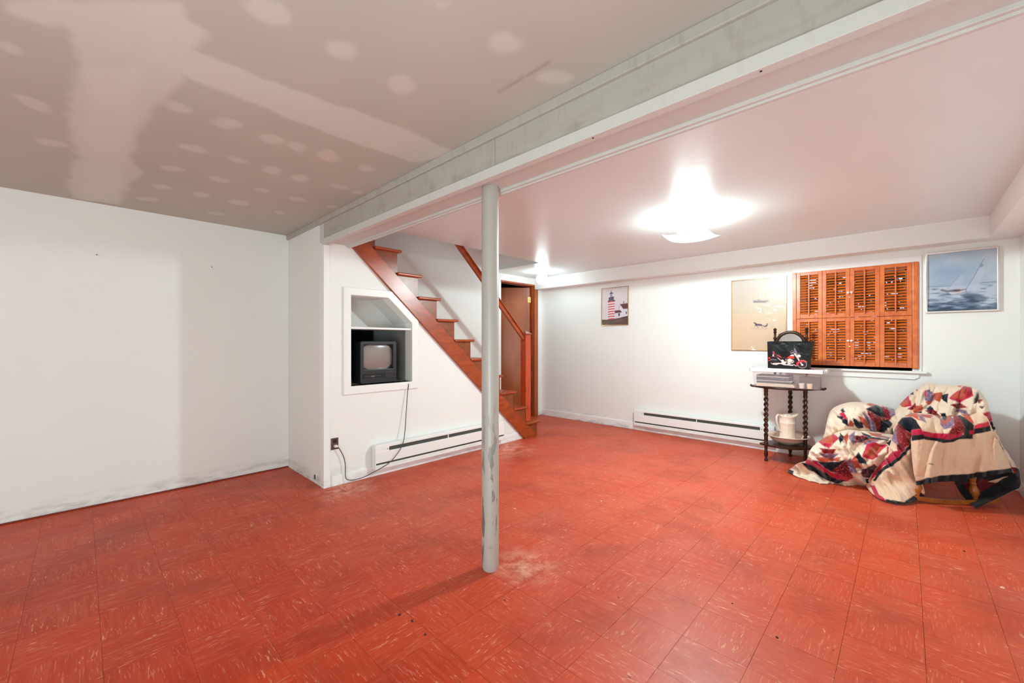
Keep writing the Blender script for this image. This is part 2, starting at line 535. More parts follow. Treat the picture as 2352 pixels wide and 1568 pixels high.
for k, (s, cx, cy) in enumerate(cells):
    rx, ry, rz = (random.uniform(-1, 1) * 0.0008 for _ in range(3))
    if k < 300 and s < 0:
        worn = cx > 1.0 + 0.25 * math.sin(cy * 3)
        if worn not in tile_mes:
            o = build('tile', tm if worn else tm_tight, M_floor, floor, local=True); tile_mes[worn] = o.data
        else:
            o = link('tile', tile_mes[worn], None, floor)
        o.location = (cx, cy, random.uniform(-0.0003, 0.0003))
    else:
        stuff.box(cx - TX / 2 + .0004, cx + TX / 2 - .0004, cy - TY / 2 + .0004, cy + TY / 2 - .0004, -0.003, 0)
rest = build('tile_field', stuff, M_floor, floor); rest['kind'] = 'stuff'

# ---- walls
struct(build('wall_left', MB().box(XREAR, XJ, YL, YL + 0.1, 0, ZC), M_wall_left))
struct(build('wall_rear', MB().box(XREAR - 0.1, XREAR, YR, YL, 0, ZC), M_wall_left))
struct(build('wall_right', MB().box(XREAR, XB + .1, YR - 0.1, YR, 0, ZC), M_wall))
struct(build('wall_return', MB().box(XJ, XJ + 0.08, YT + .1, YL + 0.1, 0, ZC), M_wall_left))
# stair-side wall with the niche cut through it
NICHE = [(1.561, 0.803), (2.148, 0.803), (2.148, 1.35), (1.906, 1.568), (1.561, 1.568)]
struct(build('wall_stair', MB().prism([(XJ, 0), (3.735, 0), (1.56, 1.977), (XJ, 1.977)], [NICHE], YT, YT + 0.1, 'y'), M_wall))
# far wall of the stairwell, with the doorway
DX0, DX1, DZ = 4.215, 4.945, 2.06
struct(build('wall_far', MB().prism([(XJ + .08, 0), (DX0, 0), (DX0, DZ), (5.03, DZ), (5.03, 0), (XB + .1, 0), (XB + .1, 3.0), (XJ + .08, 3.0)], None, YD, YD + 0.1, 'y'), M_wall))
WY0, WY1, WZ0, WZ1 = -0.045, 0.815, 0.945, 1.88
struct(build('wall_back', MB().prism([(YR - .1, 0), (YD + .1, 0), (YD + .1, ZC), (YR - .1, ZC)], [[(WY0, WZ0), (WY1, WZ0), (WY1, WZ1), (WY0, WZ1)]], XB, XB + 0.22, 'x'), M_wall))
# stairwell above the ceiling
struct(build('wall_stairwell_side', MB().box(0.2, 4.05, 3.24, 3.33, ZC + 0.045, 3.0), M_wall))
struct(build('wall_stairwell_end', MB().box(4.0, 4.08, 3.33, YD, ZC + 0.045, 3.0), M_wall))
struct(build('wall_stairwell_start', MB().box(0.2, 0.28, 3.33, YD, ZC + 0.045, 3.0), M_wall))
struct(build('ceiling_stairwell', MB().box(0.2, 4.08, 3.24, YD + .1, 3.0, 3.06), M_ceil))
# small unlit room behind the door
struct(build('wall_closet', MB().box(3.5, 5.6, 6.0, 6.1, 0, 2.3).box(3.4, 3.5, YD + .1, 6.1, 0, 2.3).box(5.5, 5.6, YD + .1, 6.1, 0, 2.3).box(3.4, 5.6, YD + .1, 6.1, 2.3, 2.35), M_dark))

# ---- ceilings
struct(build('ceiling', MB().prism([(1.5, YR), (XB, YR), (XB, YD), (4.0, YD), (4.0, 3.33), (1.5, 3.33)], None, ZC, ZC + 0.045, 'z'), M_ceil))

# unpainted drywall with bands and dabs of joint compound, front room
CX0, CX1, CY0, CY1 = -2.3, XJ + .02, YR, YL
nx, ny = 290, 390
gx = np.linspace(CX0, CX1, nx); gy = np.linspace(CY0, CY1, ny)
GX, GY = np.meshgrid(gx, gy); X, Y = GX.ravel(), GY.ravel()
wx = X + (vnoise(X, Y, 9, 9, 3) - .5) * 0.05; wy = Y + (vnoise(X, Y, 9, 9, 5) - .5) * 0.05
pc = Paint(wx, wy, (192, 190, 180))
def ceil_pt(u, v):                    # crop coordinates (1.96x) of the photo -> ceiling plane
    px, py = u / 1.96, v / 1.96
    d = (ZC - CAM_H) * F_PX / (784 - py)
    p = at(px, py, d)
    return (p.x, p.y)
CP = {}
for nm, pts, op in [
    ('seam', [(0, 0), (800, 0), (830, 90), (930, 150), (890, 230), (1240, 370), (1700, 530), (2060, 690), (1860, 730), (1500, 610), (1250, 510), (920, 390), (820, 350), (740, 440), (690, 480), (640, 560), (620, 660), (590, 700), (635, 790), (560, 860), (550, 925), (330, 890), (305, 800), (340, 700), (300, 430), (355, 300), (320, 150), (280, 118), (220, 130), (0, 50)], 0.62),
    ('tape', [(390, 300), (650, 300), (600, 560), (520, 915), (380, 900), (385, 600)], 0.45),
]:
    CP[nm] = [ceil_pt(*p) for p in pts]
    pc.fill(CP[nm], (222, 223, 216), 0.014, op)
for (u, v, ru, rv, a) in [(1215, 50, 105, 60, 25), (1545, 215, 65, 42, 10), (1815, 380, 62, 44, 20), (2270, 190, 75, 55, 20), (2500, 350, 80, 30, 0),
                          (1010, 553, 65, 26, 12), (1225, 628, 62, 24, 12), (1340, 662, 50, 22, 12), (1480, 702, 48, 22, 12), (1650, 760, 36, 15, 8),
                          (870, 665, 62, 17, 14), (1070, 718, 55, 13, 12), (1230, 768, 46, 17, 10), (1355, 802, 36, 14, 8), (1520, 840, 46, 11, 10),
                          (775, 760, 52, 12, 10), (985, 808, 48, 12, 10), (735, 842, 40, 10, 8), (900, 875, 40, 10, 8), (1075, 912, 48, 11, 10),
                          (1180, 855, 38, 8, 6), (1340, 897, 34, 9, 6), (1260, 955, 30, 8, 4), (160, 470, 95, 22, 22), (240, 645, 70, 14, 8), (50, 225, 75, 22, 20),
                          (790, 475, 60, 22, 16), (1600, 865, 30, 8, 5), (660, 895, 55, 9, 6), (980, 960, 40, 7, 5), (1500, 930, 25, 6, 4), (1990, 5, 40, 12, 0)]:
    pc.fill([ceil_pt(*p) for p in ell(u, v, ru, rv, 14, rot=a)], (220, 220, 212), 0.012, 0.55)
pc.fill([ceil_pt(*p) for p in stroke([(2235, 418), (2350, 350), (2460, 285)], 6)], (150, 135, 120), 0.006, 0.8)
pc.c += ((vnoise(X, Y, 2.2, 2.2, 11, 4) - .5) * 10)[:, None]
M_drywall = vcol('drywall', 0.75, spec=0.2)
nc, m2, b2 = M_drywall, M_drywall.node_tree, M_drywall.node_tree.nodes['Principled BSDF']
lin = pc.lin() * 0.97
me = grid_mesh('drywall_sheet', np.stack([X, Y, np.full(X.shape, ZC)], 1)[:, :], nx, ny, lin, False)
me.flip_normals()
cl = struct(build('ceiling_front_room', MB().box(XREAR, XJ + .02, YR, YL + .1, ZC + 0.001, ZC + 0.06), M_drywall))
cl.data.color_attributes.new('paint', 'FLOAT_COLOR', 'POINT')
cl.data.color_attributes['paint'].data.foreach_set('color', [0.55, 0.5, 0.45, 1] * len(cl.data.vertices))
ds = link('drywall_sheet', me, M_drywall, cl); ds['label'] = 'bare drywall with pale joint compound bands and dabs'

# ---- beam boxed between the two rooms
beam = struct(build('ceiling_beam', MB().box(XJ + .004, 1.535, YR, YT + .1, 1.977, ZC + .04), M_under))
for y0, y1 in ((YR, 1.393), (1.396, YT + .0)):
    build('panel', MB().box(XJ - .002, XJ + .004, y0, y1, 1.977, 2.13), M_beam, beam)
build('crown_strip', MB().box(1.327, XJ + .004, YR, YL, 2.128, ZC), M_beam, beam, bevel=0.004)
build('corner_trim', MB().prism([(1.331, 1.952), (1.370, 1.952), (1.370, 1.979), (1.3475, 1.979), (1.3475, 1.998), (1.331, 1.998)], None, YR, YT + .01, 'y'), M_under, beam, bevel=0.002)
build('corner_trim', MB().prism([(1.524, 1.964), (1.540, 1.964), (1.540, 1.957), (1.556, 1.957), (1.556, 2.0), (1.5345, 2.0), (1.5345, 1.979), (1.524, 1.979)], None, YR, YT + .01, 'y'), M_under, beam, bevel=0.002)
for yy in (0.30, 0.86, -0.12):
    build('nail_head', MB().lathe([(0.0035, 1.9505), (0.0035, 1.953)], 8, (1.345, yy, 0)), M_dark, beam)

# ---- soffits along the picture wall and the right wall
sof = struct(build('soffit_back', MB().box(4.95, XB, YR, YD, 2.0, ZC), M_wall))
build('edge_trim', MB().box(4.945, 4.95, -0.48, YD, 2.155, ZC), M_trim, sof)
struct(build('soffit_right', MB().box(1.56, 4.951, YR, -0.478, 2.0, ZC), M_wall))

# ---- baseboards
def baseboard(name, mb): return struct(build(name, mb, M_trim, bevel=0.004))
baseboard('baseboard_back', MB().box(XB - .014, XB, YR, YD, 0, 0.095))
baseboard('baseboard_stair', MB().box(1.405, 3.62, YT - .013, YT, 0, 0.085))
baseboard('baseboard_right', MB().box(1.6, XB, YR, YR + .013, 0, 0.095))
struct(build('trim_1', MB().box(XJ - .006, XJ + .045, YT - .008, YT + .05, 0, 1.957), M_trim, bevel=0.003))
struct(build('trim_2', MB().box(XREAR, XJ, YL - .008, YL, 0, 0.010), plain('floor_edge', rgb(120, 46, 28), 0.6), bevel=0.002))
struct(build('trim_3', MB().box(5.03, XB, YD - .012, YD, 0, 2.0), M_trim, bevel=0.003))

# ---- doorway with the brown door standing open into the dark room
door = struct(thing('door_1', 'brown wooden door ajar behind the stairs', 'door', (4.9, YD, 0)))
del door['category']
build('jamb', MB().box(DX1, 5.03, YD - .016, YD + .13, 0, DZ), M_door, door, bevel=0.003)
build('door_stop', MB().box(DX1 - .012, DX1, YD + .03, YD + .13, 0, DZ), M_orange, door, bevel=0.002)
build('head_jamb', MB().box(DX0, 5.03, YD - .014, YD + .13, DZ - .012, DZ + .012), M_orange, door, bevel=0.002)
build('jamb', MB().box(DX0 - .0, DX0 + .02, YD + .02, YD + .13, 0, DZ), M_orange, door, bevel=0.002)
hx, hy = DX1 - .015, YD + .075
dv = Vector((-0.69, 0.724, 0)); dn = Vector((0.724, 0.69, 0))
mt = Matrix(((dv.x, dn.x, 0, hx), (dv.y, dn.y, 0, hy), (0, 0, 1, 0), (0, 0, 0, 1)))
build('door_panel', MB().box(0.0, 0.70, 0.0, 0.035, 0.012, 2.035, mt), M_door, door, bevel=0.002)
for z in (1.84, 0.28):
    h = MB().lathe([(0.007, z - .045), (0.007, z + .045)], 10, (hx + .0, hy - .012, 0))
    h.box(hx - .002, hx + .035, hy - .02, hy - .016, z - .045, z + .045)
    h.box(-.0, .03, -.004, -.001, z - .045, z + .045, mt)
    build('hinge', h, M_brass, door)

# ---- window behind the shutters
win = struct(thing('window_1', 'basement window closed off by orange shutters', 'window', (XB, 0.385, WZ0)))
del win['category']
build('window_sill', MB().box(XB - .035, XB + .2, WY0 - .10, WY1 + .06, 0.905, 0.945).v and MB().box(XB - .04, XB + .0, -0.135, 0.90, 0.895, 0.915).box(XB, XB + .2, WY0, WY1, 0.90, WZ0 + .003), M_trim, win, bevel=0.004)
build('apron', MB().prism([(-0.055, 0.84), (-0.085, 0.86), (-0.085, 0.895), (0.84, 0.895), (0.84, 0.84)], None, XB - .014, XB, 'x'), M_trim, win, bevel=0.003)
build('casing', MB().box(XB - .012, XB, -0.095, 0.855, WZ1, 1.94).box(XB - .014, XB, -0.10, -0.082, 0.915, 1.94), M_trim, win, bevel=0.003)
fr = MB()
for a in ((WY0, WY0 + .05, WZ0, WZ1), (WY1 - .05, WY1, WZ0, WZ1), (WY0, WY1, WZ0, WZ0 + .05), (WY0, WY1, WZ1 - .05, WZ1), (0.37, 0.40, WZ0, WZ1)):
    fr.box(XB + .15, XB + .19, *a)
build('window_frame', fr, M_trim, win)
mg, ng, bg_ = new_mat('window_glass')
bg_.inputs['Transmission Weight'].default_value = 1; bg_.inputs['Roughness'].default_value = 0.02; bg_.inputs['IOR'].default_value = 1.1
build('pane', MB().box(XB + .168, XB + .172, WY0 + .05, WY1 - .05, WZ0 + .05, WZ1 - .05), mg, win)

# ================================================================== STAIRCASE
stair = thing('staircase', 'orange-brown varnished wooden stairs rising left behind the column', 'stairs', (3.9, 3.6, 0))
RISE, RUN, N0X, N0Z = 0.2026, 0.2192, 3.998, 0.187
lo = lambda x: 1.971 - (x - 1.568) * 0.9148
up = lambda x: 2.034 - (x - 1.700) * 0.9062
xe = 1.40
build('stringer', MB().prism([(3.722, 0.0), (3.945, 0.0), (xe, up(xe)), (xe, lo(xe))], None, 3.338, 3.372, 'y'), M_stair, stair, bevel=0.002)
for k in range(12):
    nz, nx_ = N0Z + RISE * k, N0X - RUN * k
    build('tread', MB().box(nx_ - 0.262, nx_, 3.322, YD - .004, nz - 0.026, nz), M_stair, stair, bevel=0.010, seg=3)
    build('riser', MB().box(nx_ - 0.045, nx_ - 0.028, 3.362, YD - .004, max(0, nz - RISE + 0.0), nz - 0.026), M_stair, stair)
    x1 = nx_ - 0.030; x0 = x1 - RUN
    zb = max(0.0, up(x1)) - 0.015
    build('skirt_panel', MB().prism([(x0 - .01, nz - .026), (x1, nz - .026), (x1, max(zb, 0)), (x0 - .01, max(up(x0 - .01) - .03, 0))], None, 3.361, 3.371, 'y'), M_skirt, stair)
# newel and handrail
nwx0, nwx1, nwy0, nwy1 = 3.790, 3.885, 3.388, 3.478
build('newel_post', MB().box(nwx0, nwx1, nwy0, nwy1, N0Z, 1.265), M_newel, stair, bevel=0.004)
e = 0.012
cp = MB(); cxm, cym = (nwx0 + nwx1) / 2, (nwy0 + nwy1) / 2
cp.add([(nwx0 - e, nwy0 - e, 1.265), (nwx1 + e, nwy0 - e, 1.265), (nwx1 + e, nwy1 + e, 1.265), (nwx0 - e, nwy1 + e, 1.265),
        (nwx0 - e, nwy0 - e, 1.275), (nwx1 + e, nwy0 - e, 1.275), (nwx1 + e, nwy1 + e, 1.275), (nwx0 - e, nwy1 + e, 1.275), (cxm, cym, 1.312)],
       [(0, 3, 2, 1), (0, 1, 5, 4), (1, 2, 6, 5), (2, 3, 7, 6), (3, 0, 4, 7), (4, 5, 8), (5, 6, 8), (6, 7, 8), (7, 4, 8)])
build('newel_cap', cp, M_stair, stair)
rz = lambda x: 1.215 + (nwx0 - x) * 0.955
rail = MB().prism([(nwx0, rz(nwx0) - .035), (nwx0, rz(nwx0) + .03), (2.55, rz(2.55) + .03), (2.55, rz(2.55) - .035)], None, 3.415, 3.445, 'y')
rail.prism([(nwx0, rz(nwx0) + .028), (nwx0, rz(nwx0) + .045), (2.55, rz(2.55) + .045), (2.55, rz(2.55) + .028)], None, 3.398, 3.462, 'y')
build('handrail', rail, M_stair, stair, bevel=0.004)

# two worn pale sheets left lying on the treads
M_paper = plain('old_paper', rgb(228, 208, 190), 0.7)
for k, (n_, lab) in enumerate(((1, 'pale paper sheet lying on the second stair tread'), (2, 'pale paper sheet lying on the third stair tread'))):
    nz, nx_ = N0Z + RISE * n_, N0X - RUN * n_
    mb = MB().box(nx_ - .20, nx_ - .05, 3.55, 3.80, nz + .0005, nz + .004).box(nx_ - .18, nx_ - .07, 3.60, 3.76, nz + .004, nz + .007)
    tag(build('paper_sheet', mb, M_paper), lab, 'paper')

# ================================================================== COLUMN
col = thing('support_column', 'round grey-white steel support column with chipped paint', 'column', (1.465, 1.557, 0))
col['kind'] = 'thing'
prof = [(0.036, 0.0), (0.0445, 0.022)] + [(0.0445 + 0.0004 * math.sin(k * 2.1), 0.022 + k * 0.15) for k in range(1, 13)] + [(0.0445, 1.9765)]
build('column_shaft', MB().lathe(prof, 40, (1.465, 1.557, 0)), M_column, col, smooth=True)

# ================================================================== NICHE
nic = thing('wall_niche', 'white-framed niche with clipped corner and shelf under the stairs', 'niche', (1.86, YT, 0.8))
nd = YT + 0.385
OUT = [(1.498, 0.735), (2.222, 0.735), (2.222, 1.375), (1.938, 1.632), (1.498, 1.632)]
build('casing', MB().prism(OUT, [NICHE], YT - .018, YT + .004, 'y'), M_trim, nic, bevel=0.005)
build('shelf', MB().box(1.561, 2.148, YT - .002, nd, 1.284, 1.302), M_trim, nic, bevel=0.003)
build('niche_floor', MB().box(1.55, 2.16, YT + .002, nd + .4, 0.79, 0.803), M_trim, nic)
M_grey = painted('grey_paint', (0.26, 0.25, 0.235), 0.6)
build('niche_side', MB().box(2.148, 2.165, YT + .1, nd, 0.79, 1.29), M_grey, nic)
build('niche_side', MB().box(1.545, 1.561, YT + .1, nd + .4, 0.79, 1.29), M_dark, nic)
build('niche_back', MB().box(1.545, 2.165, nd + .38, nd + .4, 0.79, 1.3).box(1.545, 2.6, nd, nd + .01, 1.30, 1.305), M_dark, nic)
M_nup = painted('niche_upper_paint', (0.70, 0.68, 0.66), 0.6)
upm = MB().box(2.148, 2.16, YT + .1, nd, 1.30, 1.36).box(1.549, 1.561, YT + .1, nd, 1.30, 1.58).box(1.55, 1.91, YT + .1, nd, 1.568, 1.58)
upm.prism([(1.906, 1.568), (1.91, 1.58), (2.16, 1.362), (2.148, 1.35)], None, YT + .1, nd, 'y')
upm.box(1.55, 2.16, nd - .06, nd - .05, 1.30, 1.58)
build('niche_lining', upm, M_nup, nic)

# ---- television
tv = thing('television', 'small black tube television with video slot standing in the niche', 'television', (1.85, YT + .2, 0.803))
x0, x1, z0, z1, yf = 1.672, 2.022, 0.806, 1.180, YT + .045
bd = MB()
bd.prism([(x0 + .008, z0), (x1 - .008, z0), (x1, z0 + .02), (x1, z1 - .012), (x1 - .012, z1), (x0 + .012, z1), (x0, z1 - .012), (x0, z0 + .02)],
         [[(x0 + .030, 0.930), (x1 - .034, 0.930), (x1 - .034, 1.150), (x0 + .030, 1.150)]], yf, yf + .05, 'y')
bd.box(x0 + .004, x1 - .004, yf + .035, yf + .16, z0 + .004, z1 - .004)
bd.add([(x0 + .004, yf + .16, z0 + .01), (x1 - .004, yf + .16, z0 + .01), (x1 - .004, yf + .16, z1 - .01), (x0 + .004, yf + .16, z1 - .01),
        (x0 + .06, yf + .31, z0 + .05), (x1 - .06, yf + .31, z0 + .05), (x1 - .06, yf + .31, z1 - .06), (x0 + .06, yf + .31, z1 - .06)],
       [(0, 1, 5, 4), (1, 2, 6, 5), (2, 3, 7, 6), (3, 0, 4, 7), (4, 5, 6, 7)])
build('housing', bd, M_black, tv, bevel=0.004)
gs = []; fs = []
nu_, nv_ = 14, 12
for j in range(nv_):
    for i in range(nu_):
        u, v = i / (nu_ - 1) * 2 - 1, j / (nv_ - 1) * 2 - 1
        gs.append(((x0 + x1) / 2 - .002 + u * .145, yf + .022 + .012 * (u * u + v * v) * .8, 1.04 + v * .112))
for j in range(nv_ - 1):
    for i in range(nu_ - 1):
        a = j * nu_ + i; fs.append((a, a + 1, a + 1 + nu_, a + nu_))
M_screen = plain('tube_glass', rgb(134, 122, 116), 0.16, spec=0.8, var=0.03, coat=0.5)
build('screen', MB().add(gs, fs), M_screen, tv, smooth='all')
build('cassette_slot', MB().box(x0 + .02, x0 + .215, yf - .004, yf + .006, 0.852, 0.895).v and MB().box(x0 + .02, x0 + .21, yf - .002, yf + .002, 0.858, 0.890), M_dark, tv)
build('cassette_flap', MB().box(x0 + .032, x0 + .195, yf - .005, yf, 0.860, 0.880), M_black, tv, bevel=0.002)
build('control_panel', MB().box(x0 + .225, x1 - .012, yf - .005, yf, 0.845, 0.905), M_black, tv, bevel=0.002)
build('badge', MB().box(x0 + .098, x0 + .128, yf - .0065, yf - .005, 0.867, 0.873), plain('badge_gold', rgb(150, 130, 100), 0.4), tv)
# power cord: over the niche sill, down to the floor, up to the outlet
def W(px, py, y): # point on plane y
    r = FW + RT * ((px - 1176) / F_PX) + Vector((0, 0, (784 - py) / F_PX)); t = y / r.y
    return Vector((0, 0, CAM_H)) + r * t
cpts = [Vector((2.00, YT + .30, .812)), Vector((2.06, YT + .12, .809)), W(937, 880, YT - .012)] + \
       [W(a, b, y) for a, b, y in ((936, 900, 3.345), (934, 930, 3.335), (932, 960, 3.325), (930, 990, 3.31), (927, 1012, 3.288), (920, 1030, 3.278), (910, 1045, 3.27), (897, 1060, 3.265), (880, 1072, 3.262), (862, 1082, 3.26))]
cpts += [Vector((q.x, q.y, max(q.z, .006))) for q in [W(845, 1091, 3.275), W(828, 1098, 3.29), W(812, 1102, 3.31), W(800, 1102, 3.33), W(794, 1097, 3.34), W(793, 1085, 3.345), W(793, 1070, 3.345), W(791, 1055, 3.345), W(786, 1042, 3.345), W(779, 1030, 3.345), W(773, 1024, 3.345)]]
cc = []
for i in range(len(cpts) - 1):
    p0, p1, p2, p3 = cpts[max(i - 1, 0)], cpts[i], cpts[i + 1], cpts[min(i + 2, len(cpts) - 1)]
    for t in (0, .25, .5, .75):
        cc.append(0.5 * ((2 * p1) + (-p0 + p2) * t + (2 * p0 - 5 * p1 + 4 * p2 - p3) * t * t + (-p0 + 3 * p1 - 3 * p2 + p3) * t ** 3))
cc.append(cpts[-1])
tag(build('power_cord', MB().tube(cc, 0.0035, 8), M_cord, smooth=True), 'thin grey power cord hanging from the niche and looping over the floor', 'cord')
# outlet
ou = thing('wall_outlet', 'small dark metal outlet plate with plug below the niche', 'outlet', (1.428, YT, 0.345))
build('plate', MB().box(1.398, 1.458, YT - .006, YT, 0.298, 0.392), M_steel, ou, bevel=0.002)
build('receptacle', MB().lathe([(0.016, YT - .008), (0.016, YT - .005)], 16, (1.428, 0, 0.365), 'y'), M_black, ou)
build('plug', MB().box(1.418, 1.444, YT - .036, YT - .006, 0.318, 0.336), plain('plug_white', rgb(226, 220, 210), 0.5), ou, bevel=0.004)
pj = thing('wall_plate', 'small painted jack plate low on the narrow return wall', 'plate', (XJ, 3.54, 0.06))
build('plate', MB().box(XJ - .008, XJ, 3.50, 3.60, 0.03, 0.10), M_wall_left, pj, bevel=0.003)
build('jack', MB().box(XJ - .013, XJ - .008, 3.525, 3.545, 0.04, 0.075), M_slot, pj, bevel=0.001)

# ================================================================== BASEBOARD HEATERS
def heater(name, label, base, ax, a0, a1, face, back, group):
    """ax 'x': runs along x with its face toward -y; ax 'y': runs along y, face toward -x"""
    t = thing(name, label, 'heater', base, 0, group)
    def bx(m, p0, p1, d0, d1, z0, z1):
        if ax == 'x': m.box(p0, p1, d0, d1, z0, z1)
        else: m.box(d0, d1, p0, p1, z0, z1)
        return m
    s = face
    m = MB(); bx(m, a0, a1, s + .022, back, .075, .262); bx(m, a0, a1, s + .008, back, .262, .275)
    build('housing', m, M_heater, t, bevel=0.002)
    build('front_panel', bx(MB(), a0 + .004, a1 - .004, s, s + .012, .122, .217), M_heater, t, bevel=0.003)
    build('top_lip', bx(MB(), a0, a1, s + .004, s + .02, .249, .272), M_heater, t, bevel=0.003)
    build('bottom_lip', bx(bx(MB(), a0, a1, s + .002, back, .068, .088), a0, a1, s + .002, s + .012, .088, .106), M_heater, t, bevel=0.003)
    ends = ((a0, a0 + .13), (a1 - .13, a1))
    for e0, e1 in ends:
        build('end_plate', bx(MB(), e0, e1, s + .003, s + .016, .214, .252), M_heater, t, bevel=0.001)
    for e0, e1 in ((a0 - .003, a0 + .004), (a1 - .004, a1 + .003)):
        build('end_cap', bx(MB(), e0, e1, s, back, .068, .275), M_heater, t, bevel=0.001)
    build('fin_slot', bx(bx(MB(), a0 + .13, a1 - .13, s + .018, s + .0215, .214, .25), a0 + .005, a1 - .005, s + .016, s + .0215, .104, .124), M_slot, t)
    for e0 in (a0 + .115, a1 - .115):
        c = (e0, s + .002, .232) if ax == 'x' else (s + .002, e0, .232)
        if ax == 'x': mm = MB().lathe([(.004, s - .0), (.004, s + .004)], 8, (e0, 0, .232), 'y')
        else: mm = MB().lathe([(.004, s - .0), (.004, s + .004)], 8, (0, e0, .232), 'x')
        build('screw', mm, M_steel, t)
    mid = (a0 + a1) / 2
    build('bracket', bx(MB(), mid - .004, mid + .004, s + .010, s + .018, .214, .25), M_heater, t)
heater('baseboard_heater', 'white baseboard heater below the niche, cord hanging across it', (2.54, 3.33, 0.07), 'x', 1.752, 3.325, 3.298, YT - .0131, None)
heater('baseboard_heater', 'white baseboard heater on the picture wall beside the washstand', (5.1, 1.8, 0.07), 'y', 1.01, 2.605, 5.068, XB - .0141, None)

# ================================================================== PICTURES
def frame(name, label, y0, y1, z0, z1, mat, fw=0.008, dep=0.02):
    t = thing(name, label, 'picture', (XB, (y0 + y1) / 2, z0))
    m = MB()
    m.prism([(y0, z0), (y1, z0), (y1, z1), (y0, z1)], [[(y0 + fw, z0 + fw), (y1 - fw, z0 + fw), (y1 - fw, z1 - fw), (y0 + fw, z1 - fw)]], XB - dep, XB - .001, 'x')
    build('frame', m, mat, t, bevel=0.002)
    return t
def canvas(t, y0, y1, z0, z1, nu, nv, fn, mat, xoff=0.012):
    u = np.linspace(0, 1, nu); v = np.linspace(0, 1, nv)
    U, V = np.meshgrid(u, v); U = U.ravel(); V = V.ravel()
    p = Paint(U, V, (200, 200, 200)); fn(p)
    # u runs left to right as seen (from y1 down to y0), v from the top down
    pts = np.stack([np.full(U.shape, XB - xoff), y1 - U * (y1 - y0), z1 - V * (z1 - z0)], 1) - np.array(t.location)
    me = grid_mesh('print', pts, nu, nv, p.lin(), False)
    return link('print', me, mat, t)
M_print = vcol('print_glazed', 0.35, coat=0.5, spec=0.5)
M_wavy = vcol('print_wrinkled_film', 0.4, coat=1.0, wave=0.9)

def lighthouse(p):
    X, Y = p.X, p.Y
    S = lambda pts: [((a - 300) / 790.0, (b - 300) / 1070.0) for a, b in pts]
    p.c = np.stack([214 + 0 * X, 204 + 0 * X, 206 + 4 * Y], 1); p.c += ((vnoise(X, Y, 3, 9, 2) - .5) * 10)[:, None]
    sf = .006
    p.fill(S([(300, 1205), (480, 1215), (700, 1190), (880, 1165), (1090, 1130), (1090, 1370), (300, 1370)]), (92, 76, 68), sf)
    p.fill(S([(600, 1290), (700, 1230), (960, 1210), (900, 1260), (700, 1300)]), (132, 88, 82), .02, .7)
    p.fill(S([(300, 1290), (460, 1240), (560, 1300), (480, 1350), (300, 1350)]), (122, 96, 76), .02, .6)
    p.fill(S([(885, 1165), (1090, 1130), (1090, 1150), (920, 1180)]), (38, 30, 34), sf)
    p.fill(S([(790, 950), (850, 785), (945, 925), (1090, 925), (1090, 1120), (890, 1150), (850, 1170), (790, 1170)]), (216, 210, 220), sf)
    p.fill(S([(850, 785), (1090, 775), (1090, 925), (945, 925)]), (104, 62, 66), sf)
    p.fill(S([(800, 950), (850, 785), (862, 785), (812, 950)]), (150, 120, 128), sf)
    p.fill(S([(945, 705), (975, 705), (975, 780), (945, 780)]), (140, 120, 130), sf)
    p.fill(S([(1025, 750), (1045, 750), (1045, 780), (1025, 780)]), (150, 130, 138), sf)
    p.fill(S([(1020, 1005), (1050, 1005), (1050, 1070), (1020, 1070)]), (70, 66, 76), sf)
    p.fill(S([(690, 1040), (900, 1030), (890, 1160), (700, 1185)]), (210, 204, 214), sf)
    p.fill(S([(700, 960), (860, 955), (910, 1020), (690, 1035)]), (98, 56, 60), sf)
    p.fill(S([(805, 1040), (850, 1040), (840, 1120), (800, 1120)]), (58, 50, 58), sf)
    p.fill(S([(495, 690), (690, 690), (695, 1195), (480, 1205)]), (226, 220, 224), sf)
    for k in range(8):
        y = 672 + k * 70.5
        p.fill(S([(492 - k, y + 22), (590, y + 8), (692, y + 10), (692, y + 38), (590, y + 38), (488 - k, y + 52)]), (205, 70, 82), sf)
    p.fill(S([(465, 690), (500, 665), (590, 650), (680, 655), (715, 668), (690, 682), (590, 672), (500, 694)]), (52, 46, 56), sf)
    p.fill(S([(505, 585), (665, 575), (665, 655), (510, 662)]), (98, 84, 100), sf)
    p.fill(S([(495, 582), (590, 555), (680, 560), (665, 580), (510, 592)]), (62, 54, 66), sf)
    p.fill(S([(545, 480), (630, 480), (630, 555), (545, 560)]), (186, 178, 192), sf)
    p.fill(S([(570, 490), (600, 490), (600, 552), (570, 552)]), (120, 110, 132), sf)
    p.fill(S([(520, 478), (560, 440), (588, 415), (620, 440), (655, 462), (600, 475)]), (72, 64, 78), sf)
    p.fill(S([(578, 380), (594, 380), (596, 420), (578, 420)]), (110, 100, 112), sf)

